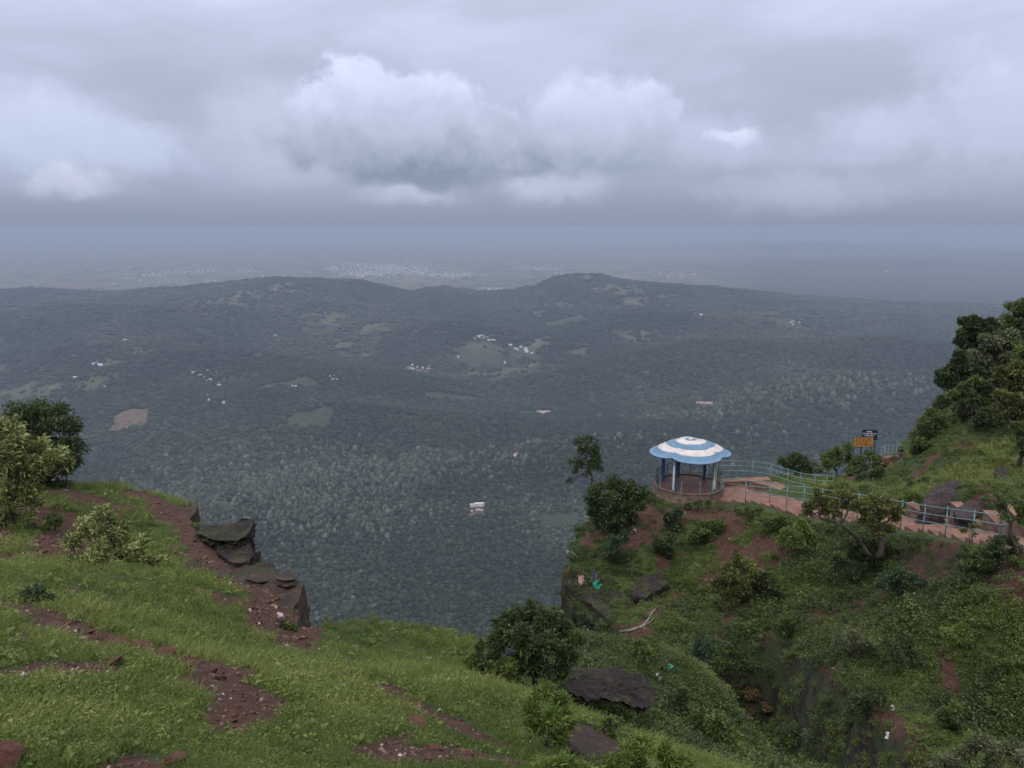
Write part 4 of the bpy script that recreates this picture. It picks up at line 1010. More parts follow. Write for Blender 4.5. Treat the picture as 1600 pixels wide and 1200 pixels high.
def put_stone(px, py, s, lab, grp='loose red stones lying on the bare soil', me=None, sink=.25):
    p = hit(px, py)
    if p is None: return
    o = link(bpy.data.objects.new('stone', me or rs.choice(stones))); o.location = p + Vector((0, 0, s * sink)); o.scale = (s, s, s * rs.uniform(.8, 1.2)); o.rotation_euler = (rs.uniform(-.4, .4), rs.uniform(-.4, .4), rs.uniform(0, 6.28))
    tag(o, lab, 'stone', grp)
for px, py, s in [(186,1009,.11),(196,1012,.12),(207,1010,.12),(219,1016,.14),(228,1021,.10),(252,1028,.14),(238,1030,.11),(262,1024,.08),(178,1015,.08),(200,1021,.07),(214,1026,.08),(244,1039,.08),(280,1033,.08),(300,1040,.07),(170,1004,.07),(330,1052,.07),(345,1062,.06),(268,1040,.06),(290,1048,.05),(312,1035,.05),(150,998,.06),(105,975,.07),(120,986,.05),(140,990,.05)]:
    put_stone(px, py, s * 1.25, 'small flat red stone in the stony strip across the meadow')
for px, py, s, lab in [(40,1157,.07,'reddish stone in grass near the lower left corner'),(272,1192,.12,'rust coloured flat stone at the bottom edge of the meadow'),(665,1190,.07,'pale red stone on bare soil at the bottom of the meadow'),
                       (648,1136,.13,'flat pink stone at the top of the bare soil patch'),(8,1196,.20,'big rounded brown stone cut by the lower left corner'),(176,1038,.11,'dark stone below the stony strip')]:
    put_stone(px, py, s, lab, None)
for px, py in [(352,1108),(362,1118),(371,1104),(380,1096),(366,1128),(532,1058),(546,1062),(560,1070),(590,1080),(610,1087),(640,1096),(655,1102),(700,1182),(716,1188),(735,1180),(752,1192),(770,1186),(790,1194),(680,1170)]:
    put_stone(px, py, rs.uniform(.03, .06), 'small broken red stone on a bare soil patch of the lower meadow', 'small broken stones on the soil patches')
m_litter = {'white': rough_mat('white_plastic', [(.36, .37, .39), (.55, .56, .58)], 8, .5, .2), 'blue': rough_mat('blue_plastic', [(.03, .16, .42), (.05, .24, .55)], 8, .5, .2), 'teal': rough_mat('teal_plastic', [(.02, .22, .17), (.03, .30, .24)], 5, .5, .2),
            'yellow': rough_mat('yellow_wrapper', [(.42, .30, .07), (.52, .40, .12)], 5, .6, .2), 'purple': rough_mat('purple_cloth', [(.07, .05, .10), (.12, .09, .16)], 5, .8, .2), 'pink': rough_mat('pink_cloth', [(.28, .17, .17), (.40, .27, .26)], 5, .8, .2)}
for px, py, s in [(362,899,.07),(455,930,.05),(415,918,.06),(400,912,.05),(352,915,.05),(345,905,.04),(385,925,.04),(430,937,.04),(322,880,.04),(312,862,.05),(280,815,.07),(262,800,.06),(290,835,.06),(246,786,.07),(334,925,.05)]:
    o = put_stone(px, py, s * 1.1, 'small pale stone scattered on the left ledge', 'pale stones scattered over the left ledge')

# litter
def crumple(name, label, px, py, s, col, sx=1, sz=1, seed=0, cat='litter', grp=None, lift=.3):
    p = hit(px, py)
    if p is None: return
    bm = bmesh.new(); bmesh.ops.create_grid(bm, x_segments=9, y_segments=9, size=1)
    for v in bm.verts:
        q = mnoise.noise_vector(v.co * 1.3 + Vector((seed * 2.3, 1, 0))) * .55 + mnoise.noise_vector(v.co * 3.7 + Vector((seed, 5, 0))) * .22
        v.co = Vector((v.co.x * .8 * sx, v.co.y * .8, 0)) + Vector((q.x, q.y, q.z * 1.2 * sz))
    bmesh.ops.solidify(bm, geom=bm.faces[:], thickness=.03)
    me = bpy.data.meshes.new(name); bm.to_mesh(me); bm.free(); me.materials.append(m_litter[col])
    o = link(bpy.data.objects.new(name, me)); o.location = p + Vector((0, 0, s * lift)); o.scale = (s, s, s)
    o.rotation_euler = (R(40 + 20 * math.sin(seed)), .2 * math.sin(seed * 3), seed * 1.7); tag(o, label, cat, grp)
for i, (px, py, s) in enumerate([(1090,884,.12),(1088,909,.10),(1114,945,.13),(1181,810,.10),(1193,824,.10),(1298,885,.14),(1304,863,.12),(1343,924,.16),(1429,929,.13),(1366,988,.10),(1437,987,.10),(1553,966,.12),(1597,979,.14),(1328,1004,.08),(1394,1109,.16),(1388,1150,.16),(1185,1180,.08),(1103,906,.08),(1140,842,.09),(1213,805,.08),(1250,880,.08),(1544,1098,.1),(1567,1140,.1),(1303,1045,.07),(1391,885,.10),(1500,905,.08)]):
    crumple('plastic_scrap', 'scrap of white litter lying among the bushes of the slope below the path', px, py, s * .72, 'white', seed=i, grp='white litter scattered over the slope')
for px, py, s, col, lab, sx, sz in [(934,920,.42,'teal','torn teal plastic sheet hanging on the rock nose of the spur',.5,2.2),(1044,1046,.13,'teal','small teal plastic bag right of the big layered slab',1,1.5),(1036,998,.15,'blue','small bright blue wrapper on the slope',1,1),
                               (877,892,.40,'yellow','yellow wrapper on the outermost tip of the spur',1.3,.8),(893,866,.28,'white','white bag on the left rim of the spur',1.3,1),(900,870,.2,'white','small white scrap beside the white bag on the rim',1.2,1),(917,811,.42,'pink','pale pink cloth heap below the round tree',1,1),
                               (929,907,.45,'purple','purple cloth caught above the teal sheet',.6,2),(910,912,.42,'pink','faded pink cloth hanging left of the teal sheet',.4,2.4),(990,831,.22,'white','pale stone-like bag on the red soil below the gazebo',1.4,.7),
                               (1028,1060,.12,'white','pale bag beside the small teal bag',.7,1.6),(918,986,.12,'white','white scrap behind the round bush',.6,2),(672,1030,.05,'white','white scrap near the brow of the meadow',1.3,1),(616,1038,.03,'white','tiny white scrap on the meadow',1,1)]:
    crumple('plastic_bag' if 'bag' in lab else 'wrapper', lab, px, py, s, col, sx, sz, seed=int(px) % 17, grp=None)

# gravel over the bare soil: nobody could count it
rngg = np.random.default_rng(31)
m_gravel, tg = new_mat('gravel_stone')
ag = tg.new('ShaderNodeAttribute', attribute_name='itint', attribute_type='INSTANCER')
tg.l.new(tg.ramp(ag.outputs['Fac'], [(0, (.030, .016, .012)), (.5, (.070, .036, .026)), (.88, (.12, .075, .060)), (.97, (.20, .16, .14)), (1, (.34, .30, .28))]), tg.b.inputs['Base Color'])
gp = []
for i in range(4):
    me_ = stone_mesh(60 + i); me_.materials.clear(); me_.materials.append(m_gravel); gp.append(proto('gravel_%d' % i, me_))
Yg = np.exp(rngg.uniform(math.log(3), math.log(62), 150000)); Xg = rngg.uniform(-.86, .86, 150000) * (Yg + 1)
dmg = dirt(Xg, Yg); kk = (sdist(Xg, Yg) < -.05) & (rngg.random(len(Xg)) < dmg * .75 + .008) & (rngg.random(len(Xg)) < np.where(Yg < 17, .8, .25))
Xg, Yg = Xg[kk], Yg[kk]; dq, _ = segdist(Xg, Yg, PATH_C); kk = (dq > 1.6) & (np.hypot(Xg - GAZ.x, Yg - GAZ.y) > 2.8); Xg, Yg = Xg[kk], Yg[kk]; Zg = H(Xg, Yg)
sg = (.005 + .024 * rngg.random(len(Xg)) ** 5) * (1 + .07 * Yg) * (1 + .7 * ((Yg > 12) & (Xg < -2)))
gv = scatter('gravel', np.stack([Xg, Yg, Zg + sg * .1], -1), rngg.uniform(-.5, 6.28, (len(Xg), 3)) * np.array([.1, .1, 1]), np.stack([sg] * 3, -1), rngg.integers(0, 4, len(Xg)), rngg.random(len(Xg)), gp)
print('GRAVEL', len(Xg))
# ================================================================== plants
m_bark = rough_mat('bark', [(.022, .018, .014), (.050, .040, .032), (.085, .070, .058)], 9, .9, .5, stretch=(1, 1, .3))
m_barkpale = rough_mat('pale_bark', [(.10, .085, .07), (.18, .155, .13), (.26, .23, .20)], 9, .9, .4, stretch=(1, 1, .3))
LS = {
 'dark':   [(0, (.010, .018, .008)), (.4, (.022, .038, .014)), (.8, (.042, .064, .022)), (1, (.070, .088, .032))],
 'mid':    [(0, (.018, .032, .010)), (.4, (.038, .062, .018)), (.8, (.068, .098, .028)), (1, (.11, .13, .045))],
 'bright': [(0, (.030, .055, .014)), (.4, (.056, .092, .022)), (.8, (.088, .132, .032)), (1, (.13, .17, .05))],
 'grey':   [(0, (.025, .035, .018)), (.4, (.050, .065, .034)), (.8, (.085, .105, .058)), (1, (.14, .155, .10))],
 'pale':   [(0, (.040, .052, .024)), (.35, (.085, .110, .040)), (.7, (.17, .205, .085)), (1, (.30, .33, .17))],
 'olive':  [(0, (.018, .026, .009)), (.4, (.042, .054, .016)), (.8, (.085, .098, .028)), (1, (.14, .145, .042))],
 'ivy':    [(0, (.012, .026, .014)), (.4, (.023, .044, .023)), (.8, (.040, .068, .035)), (1, (.065, .095, .05))],
 'bronze': [(0, (.035, .022, .012)), (.4, (.065, .045, .022)), (.8, (.11, .085, .04)), (1, (.16, .14, .07))],
}
LS = {k: [(p_, tuple(min(.5, c_ * f_) for c_, f_ in zip(q_, (1.55, 1.40, 1.25)))) for p_, q_ in v] for k, v in LS.items()}
LM = {k: leaf_mat('leaves_' + k, v, inst=False) for k, v in LS.items()}

def clump_leaves(cl, n, L, rng, up=.35, wind=(0, 0, 0), wl=.42, shell=.55, sub=7, subr=.42, twigs=None, flat=1.0):
    """cl: list of (centre, radius); returns leaf arrays. Each clump is broken into sub-clumps so that the outline is uneven."""
    cs, rs_, ws = [], [], []
    for c, r in cl:
        d = sph(sub, rng); d[:, 2] = d[:, 2] * .75 * flat + .12
        for k_ in range(sub):
            cs.append(np.array(c) + d[k_] * r * rng.uniform(.45, .85)); rr = r * subr * rng.uniform(.6, 1.25); rs_.append(rr); ws.append(rr ** 2)
        cs.append(np.array(c)); rs_.append(r * .5); ws.append(r * r * .25)
    cs = np.array(cs); rs_ = np.array(rs_); ws = np.array(ws) / sum(ws)
    idx = rng.choice(len(cs), n, p=ws)
    d = sph(n, rng); rad = rng.random(n) ** (1 - shell) 
    stray = 1 + (rng.random(n) < .06) * rng.uniform(0, .5, n)
    C = cs[idx] + d * (rs_[idx] * rad * stray)[:, None] * np.array([1, 1, .85 * flat])
    D = d * .6 + rng.normal(size=(n, 3)) * .5 + np.array([0, 0, up]) + np.array(wind)
    Ls = L * rng.uniform(.55, 1.3, n)
    V, Q = leaf_arrays(C, D, Ls, Ls * wl * rng.uniform(.7, 1.2, n), rng)
    st = rng.random(len(cs))
    tint = np.clip(.55 * rng.random(n) + .45 * st[idx], 0, 1)
    return V, Q, np.repeat(tint, 4), cs, rs_
def limb(a, b, rng, k=6, wob=.10, sag=.0):
    a = np.array(a, float); b = np.array(b, float); L_ = np.linalg.norm(b - a); pts = []
    w1 = rng.normal(size=3) * wob * L_; w2 = rng.normal(size=3) * wob * L_ * .5
    for i in range(k + 1):
        f = i / k; pts.append(a + (b - a) * f + w1 * math.sin(PI * f) + w2 * math.sin(2 * PI * f) - np.array([0, 0, sag * L_ * math.sin(PI * f)]))
    return pts
def plant(name, label, cat, base, cl, n, L, mat, seed, trunk_r=.06, forks=None, bark=None, group=None, up=.35, wind=(0, 0, 0), wl=.42, twig=True, sub=7, subr=.42, flat=1.0, crown='crown', stem='trunk', wob=.10, limb_n=6, shell=.55):
    """base: world point; cl: clumps in world space (centre, radius); forks: world points the limbs start from"""
    rng = np.random.default_rng(seed); base = Vector(base)
    o = empty(name, tuple(base)); tag(o, label, cat, group)
    cl = [(tuple(Vector(c) - base), r) for c, r in cl]
    V, Q, T, cs, rs_ = clump_leaves(cl, n, L, rng, up, wind, wl, shell, sub, subr, flat=flat)
    me = np_mesh(crown, V, Q, [LM[mat] if isinstance(mat, str) else mat], {'tint': T}); link(bpy.data.objects.new(crown, me), o)
    if trunk_r > 0:
        mb = MB()
        fk = [np.array(Vector(f) - base) for f in forks] if forks else [np.array([0, 0, 0.0]) * .0 + np.mean([c for c, r in cl], 0) * np.array([.25, .25, .35])]
        prev = np.zeros(3) - np.array([0, 0, .25]); r0 = trunk_r
        pts = [prev]; 
        for f in fk:
            pts += limb(pts[-1], f, rng, 4, .05)[1:]
        m_ = len(pts); mb.tube(pts, [trunk_r * (1.25 - .6 * i / (m_ - 1)) for i in range(m_)], 9)
        for c, r in cl:
            c = np.array(c); j = min(range(len(pts)), key=lambda i: np.linalg.norm(pts[i] - c) + (0 if i > m_ // 3 else 9))
            j = max(m_ // 2, min(j, m_ - 1)) if not forks else j
            lp_ = limb(pts[j], c, rng, limb_n, wob); rb = trunk_r * .55
            mb.tube(lp_, [rb * (1 - .75 * i / limb_n) for i in range(limb_n + 1)], 7)
            if twig:
                near = [i for i in range(len(cs)) if np.linalg.norm(cs[i] - c) < r * 1.05]
                for i in near:
                    s0 = lp_[rng.integers(limb_n // 2, limb_n + 1)]; tw = limb(s0, cs[i], rng, 3, .12)
                    mb.tube(tw, [rb * .32, rb * .24, rb * .16, rb * .08], 5)
        mb.build(stem, bark or m_bark, o, True)
    return o
def C_(px, py, rpx, Y, dy=0.0):
    c = at(px, py, Y + dy); return (tuple(c), rpx * (Y + dy) / F)
def CL_(lst, Y): return [C_(a[0], a[1], a[2], Y, a[3] if len(a) > 3 else 0.0) for a in lst]

# --- left ledge
plant('tree', 'dark dense tree standing behind the pale leaved tree on the left ledge', 'tree', at(62, 790, 21), CL_([(40,652,30),(72,650,32,.6),(100,665,30),(112,700,26,-.3),(85,700,34,.3),(50,690,34),(105,728,22),(70,735,26,-.3),(35,725,24),(90,760,20),(22,668,24,.5),(60,760,18)], 21), 15000, .13, 'dark', 101, .11, [at(64, 760, 21)], wl=.3)
plant('tree', 'pale leaved windblown tree leaning at the left edge of the ledge', 'tree', at(22, 842, 17), CL_([(10,668,26),(30,690,26),(62,702,22,.3),(88,712,18),(100,722,12,.2),(12,712,30,-.4),(45,728,26),(70,735,20),(15,750,28),(45,765,18),(-25,690,34),(-20,740,36,.4),(15,790,22),(52,786,18),(0,815,20),(38,808,14)], 17), 12000, .14, 'pale', 102, .06, [at(18, 800, 17), at(14, 775, 17)], up=.5, wind=(.55, 0, .2), wl=.28)
plant('shrub', 'windblown shrub with pale leaves on the grass of the left ledge', 'shrub', at(185, 895, 14.6), CL_([(110,842,20),(135,828,22,.3),(165,812,18,.2),(160,840,26),(190,830,20,.3),(150,865,26,-.4),(190,862,30),(220,852,20),(215,882,22,-.3),(240,880,16),(130,880,18,-.3),(180,888,18,-.5),(158,796,9)], 14.6), 9500, .115, 'pale', 103, .035, up=.45, wind=(.5, 0, .15), wl=.30, sub=9)
plant('shrub', 'low dark bush at the foot of the left tree', 'shrub', at(50, 850, 17.2), CL_([(20,830,20),(55,835,20),(85,815,16),(0,812,22),(35,850,16),(100,850,12)], 17.2), 4200, .10, 'mid', 104, .03)
plant('shrub', 'small dark bush on the brown rock of the left ledge', 'shrub', at(60, 805, 19.5), CL_([(50,802,14),(72,806,14),(92,798,12)], 19.2), 1800, .10, 'ivy', 105, .02)
plant('shrub', 'low round ivy like plant in the meadow at the left edge', 'shrub', hit(52, 940), CL_([(40,932,13),(60,930,13),(75,936,10)], hit(52, 940).y), 1500, .07, 'ivy', 106, .012, twig=False)
plant('shrub', 'small green bush against the corner block of the ledge', 'shrub', at(452, 988, 13.3), CL_([(448,978,9),(458,985,8),(446,990,8)], 13.0), 700, .07, 'mid', 107, .012, twig=False)
# --- in front of the ravine
plant('shrub', 'large dark round bush with glossy leaves at the brow of the ravine', 'shrub', at(832, 1082, 11.3), CL_([(790,972,20),(820,960,24,.2),(850,968,24),(880,980,20,.3),(900,1000,16),(780,1000,26),(815,1000,30,-.4),(855,1005,30,-.3),(885,1025,20),(800,1035,26),(840,1042,28,-.3),(875,1050,16),(770,1025,20,-.2),(830,948,10)], 11.3), 13000, .085, 'dark', 110, .05, [at(834, 1055, 11.3)], wl=.36)
plant('shrub', 'tangled dark undergrowth left of the large dark round bush', 'shrub', at(775, 1072, 10.6), CL_([(745,1035,18),(765,1050,20),(745,1062,16),(785,1062,20),(810,1072,18),(750,1010,10),(790,1045,20)], 10.6), 6500, .07, 'mid', 111, .02, up=.6)
for (px, py, Y, lst, lab, sd, n) in [(850, 1190, 6.6, [(850,1085,20),(875,1095,18,.1),(830,1110,18),(862,1125,24,-.1),(885,1120,14),(838,1140,20),(875,1155,20),(895,1135,10)], 'tall bright green sapling clump in front of the layered slab', 112, 3600),
                                 (1010, 1215, 6.3, [(985,1180,20),(1010,1168,22),(1040,1180,22),(1065,1192,20),(960,1198,20),(1000,1205,24),(1050,1210,24)], 'bright green leafy bush at the bottom edge below the ravine', 113, 4200),
                                 (880, 1235, 5.4, [(850,1205,18),(880,1198,18),(905,1210,16)], 'bright green sprig cluster left of the bottom bush', 114, 1500)]:
    plant('sapling', lab, 'sapling', at(px, py, Y), CL_(lst, Y), n, .075, 'bright', sd, .012, up=.9, wl=.20, sub=9, subr=.30, bark=m_bark)
plant('shrub', 'pale grey green bush in the lower right corner', 'shrub', at(1530, 1235, 12), CL_([(1480,1185,22),(1510,1175,24,.3),(1545,1168,26),(1580,1172,24,.2),(1600,1190,30),(1500,1205,28),(1550,1200,30),(1460,1200,14)], 12), 9000, .065, 'grey', 115, .03)
# --- spur
plant('tree', 'slender lone tree with a thin crown left of the gazebo', 'tree', at(926, 775, 56), CL_([(905,690,12),(920,686,12,.3),(932,698,10),(912,702,13),(930,712,12),(894,722,9),(908,722,12,.2),(924,730,12),(938,733,8),(900,733,8,.1),(890,750,5),(936,720,9),(914,740,8)], 56), 2600, .21, 'dark', 120, .085, [at(925, 757, 56), at(922, 738, 56), at(917, 715, 56)], wl=.5, subr=.45)
plant('tree', 'dense round dark green tree beside the gazebo base', 'tree', at(960, 830, 52.5), CL_([(935,768,17),(960,760,19,.4),(985,765,18),(1002,775,13,.3),(925,785,16),(950,785,22,-.6),(978,787,22,-.4),(1000,790,12),(935,803,15),(960,805,18,-.5),(985,802,14),(938,816,12),(962,820,13),(984,814,12)], 52.5), 15000, .20, 'dark', 121, .16, wl=.55, subr=.5, sub=9, shell=.7)
plant('tree', 'gnarled flat topped tree leaning over the path railing', 'tree', at(1360, 862, 38), CL_([(1265,790,11),(1282,782,13),(1300,790,12,.4),(1318,773,12),(1262,802,9),(1290,800,9),(1320,790,10,.3),(1335,782,10),(1276,770,9),(1305,803,8)], 38), 6200, .135, 'olive', 122, .10, [at(1342, 842, 38), at(1312, 820, 37.8), at(1280, 806, 37.8)], wl=.55, subr=.5, flat=.7, wob=.14)
plant('tree', 'dark stemmed bushy tree right of the gnarled leaning tree', 'tree', at(1373, 865, 37.4), CL_([(1340,790,13),(1362,785,14,.3),(1385,788,14),(1403,796,10),(1350,802,12),(1375,803,14),(1395,808,11,.3),(1365,818,11),(1388,826,11),(1350,815,10),(1372,835,12)], 37.4), 8500, .135, 'olive', 123, .13, [at(1376, 840, 37.4), at(1373, 815, 37.4)], wl=.55, subr=.5, flat=.75, wob=.14)
plant('tree', 'bent thin tree with sparse leaves at the right end of the railing', 'tree', at(1590, 862, 31), CL_([(1565,790,12),(1585,783,14,.4),(1600,795,16),(1572,808,10),(1595,815,12),(1560,775,7),(1540,780,6)], 31), 2200, .12, 'mid', 124, .07, [at(1578, 835, 31), at(1580, 815, 31), at(1595, 805, 31)], wl=.5, wob=.15)
plant('sapling', 'thin bare stemmed sapling with few leaves in front of the path', 'sapling', at(1514, 852, 34), CL_([(1505,828,6),(1518,822,7),(1522,835,5)], 34), 300, .12, 'olive', 125, .025, wl=.5)
# hillside trees, top right
HT = [([(1520,505,14),(1540,508,15),(1508,520,12),(1530,525,16),(1553,515,12),(1503,535,9),(1520,540,12)], 72, 'dark', 'dark round tree standing out against the haze high on the right hillside', 11000),
      ([(1590,480,14),(1605,490,20),(1580,500,14),(1600,515,20),(1570,512,11),(1625,475,22),(1640,500,26)], 70, 'mid', 'topmost tree on the right hillside, cut by the edge of the photo', 9000),
      ([(1545,535,18),(1570,530,18),(1530,555,18),(1560,560,22),(1585,555,18),(1548,580,18),(1578,585,18),(1600,540,16)], 68, 'grey', 'greyish green tree in the middle of the hillside grove', 13000),
      ([(1475,585,13),(1490,575,13),(1468,597,9),(1485,600,14),(1505,570,14),(1508,590,16),(1500,555,10),(1530,592,14),(1522,575,12)], 69, 'dark', 'dark tree reaching furthest left out of the hillside grove', 11000),
      ([(1597,545,14),(1610,560,18),(1590,568,10)], 64, 'bright', 'yellow green tree at the right edge between the darker hillside trees', 4000),
      ([(1570,580,13),(1590,578,13),(1605,590,14),(1560,592,11),(1585,598,14),(1600,612,14)], 62, 'olive', 'olive yellow flat crowned tree below the greyish tree', 8000),
      ([(1492,615,9),(1508,608,11),(1525,600,11),(1540,608,11),(1500,625,9),(1518,622,10),(1535,628,9),(1550,620,9)], 62, 'mid', 'small spreading tree with a visible stem at the left of the grove', 7500),
      ([(1568,618,12),(1585,625,14),(1600,635,15),(1575,640,12),(1592,652,12),(1562,640,8),(1612,655,14)], 56, 'olive', 'dark olive tree at the right edge above the grassy slope', 8000),
      ([(1440,672,11),(1455,660,12),(1470,655,11),(1450,680,12),(1465,675,13),(1482,668,11),(1495,655,9),(1432,688,8),(1475,690,9),(1455,695,9)], 68, 'mid', 'long green thicket running up the slope above the visitor', 9000),
      ([(1505,648,7),(1520,640,8),(1512,660,7),(1530,655,7)], 64, 'dark', 'small dark bush above the grassy slope, below the spreading tree', 2600),
      ([(1590,668,11),(1602,680,12),(1598,700,9)], 50, 'mid', 'leafy bush at the right edge of the grassy slope', 2600)]
for i, (lst, Y, m_, lab, n) in enumerate(HT):
    xs = sum(a[0] for a in lst) / len(lst); ym = max(a[1] + a[2] for a in lst); b0 = at(xs, ym + 6, Y); zg = gz(b0.x, b0.y); b0.z = max(zg, at(xs, ym + 30, Y).z)
    plant('tree' if 'tree' in lab else 'shrub', lab, 'tree' if 'tree' in lab else 'shrub', b0, CL_([(a[0], a[1], a[2] * 1.05, (i * 7 + k * 5) % 5 * .5 - 1) for k, a in enumerate(lst)], Y), int(n * 1.15), .27 if 'tree' in lab else .2, m_, 140 + i, .16, group='trees of the hillside grove' if 'tree' in lab else None, wl=.55, subr=.5, sub=8, flat=.85)
for i, (pl, m_, lab) in enumerate([([(1482,612,10),(1476,626,11),(1468,634,10),(1486,632,10)], 'dark', 'dark bush on the hill edge just under the leftmost grove tree'), ([(1458,643,10),(1450,656,11),(1466,655,12),(1478,648,9)], 'mid', 'mid green bush halfway down the hill edge'),
                              ([(1442,668,10),(1434,682,10),(1450,680,12),(1462,672,10)], 'olive', 'olive bush low on the hill edge above the visitor'), ([(1436,694,8),(1432,704,7),(1444,702,10)], 'mid', 'lowest small bush on the hill edge beside the visitor'),
                              ([(1500,640,10),(1492,652,9),(1510,652,10)], 'mid', 'bush on the slope between the hill edge and the spreading tree'), ([(1540,650,11),(1555,660,11),(1530,662,9),(1570,668,9)], 'dark', 'dark bush at the foot of the olive hillside tree')]):
    hq = hit(pl[1][0] + 6, pl[1][1] + 8) or at(pl[1][0], pl[1][1] + 8, 75)
    plant('shrub', lab, 'shrub', hq, CL_([(a[0], a[1], a[2] * 1.1, (k * 2) % 3 * .4) for k, a in enumerate(pl)], hq.y), 3600, .24, m_, 260 + i, .06, wl=.55, subr=.5)
# bushes behind the path and near the signs
BH = [([(1228,722,11),(1243,716,12),(1258,722,11),(1235,732,10),(1252,734,10)], 66, 'dark', 'dark round bush beyond the back railing', 5000),
      ([(1268,728,9),(1278,735,9),(1262,738,8)], 65, 'grey', 'greyish bush right of the dark round bush', 2200),
      ([(1298,712,10),(1312,705,9),(1325,700,9),(1308,722,11),(1325,718,11),(1293,728,9),(1290,715,8)], 70, 'mid', 'green bush left of the orange sign', 5500),
      ([(1345,718,9),(1360,712,10),(1372,718,9),(1350,730,11),(1368,730,11),(1335,728,10),(1328,735,9)], 68, 'mid', 'broad bush under the two sign boards', 6000),
      ([(1350,748,10),(1365,745,11),(1380,750,9),(1355,760,10),(1340,755,8),(1345,738,10),(1375,738,9)], 62, 'dark', 'dark bush between the red bank and the hillside grass', 5500),
      ([(1392,735,8),(1405,738,8),(1385,728,7),(1400,745,8)], 68, 'bronze', 'brownish bush below the saw toothed steps', 2500),
      ([(1345,768,8),(1360,766,9),(1376,770,8),(1390,765,7)], 56, 'mid', 'low bush above the railing, left of the red bank\'s lower end', 3000),
      ([(1425,760,8),(1440,755,10),(1452,762,8),(1415,770,7)], 50, 'mid', 'bush touching the left side of the big boulder', 2600),
      ([(1280,752,6),(1292,756,6),(1300,750,5)], 60, 'bright', 'small bright bush at the end of the back railing', 1600),
      ([(1404,725,5),(1395,716,4)], 80, 'grey', 'little grey bush beside the far steps', 600)]
for i, (lst, Y, m_, lab, n) in enumerate(BH):
    xs = sum(a[0] for a in lst) / len(lst); ym = max(a[1] + a[2] for a in lst); b0 = at(xs, ym, Y); b0.z = max(gz(b0.x, b0.y), at(xs, ym + 12, Y).z)
    plant('shrub', lab, 'shrub', b0, CL_([(a[0], a[1], a[2] * 1.08, (i * 3 + k * 2) % 4 * .5 - .8) for k, a in enumerate(lst)], Y), n, .19, m_, 170 + i, .06, wl=.55, subr=.5)
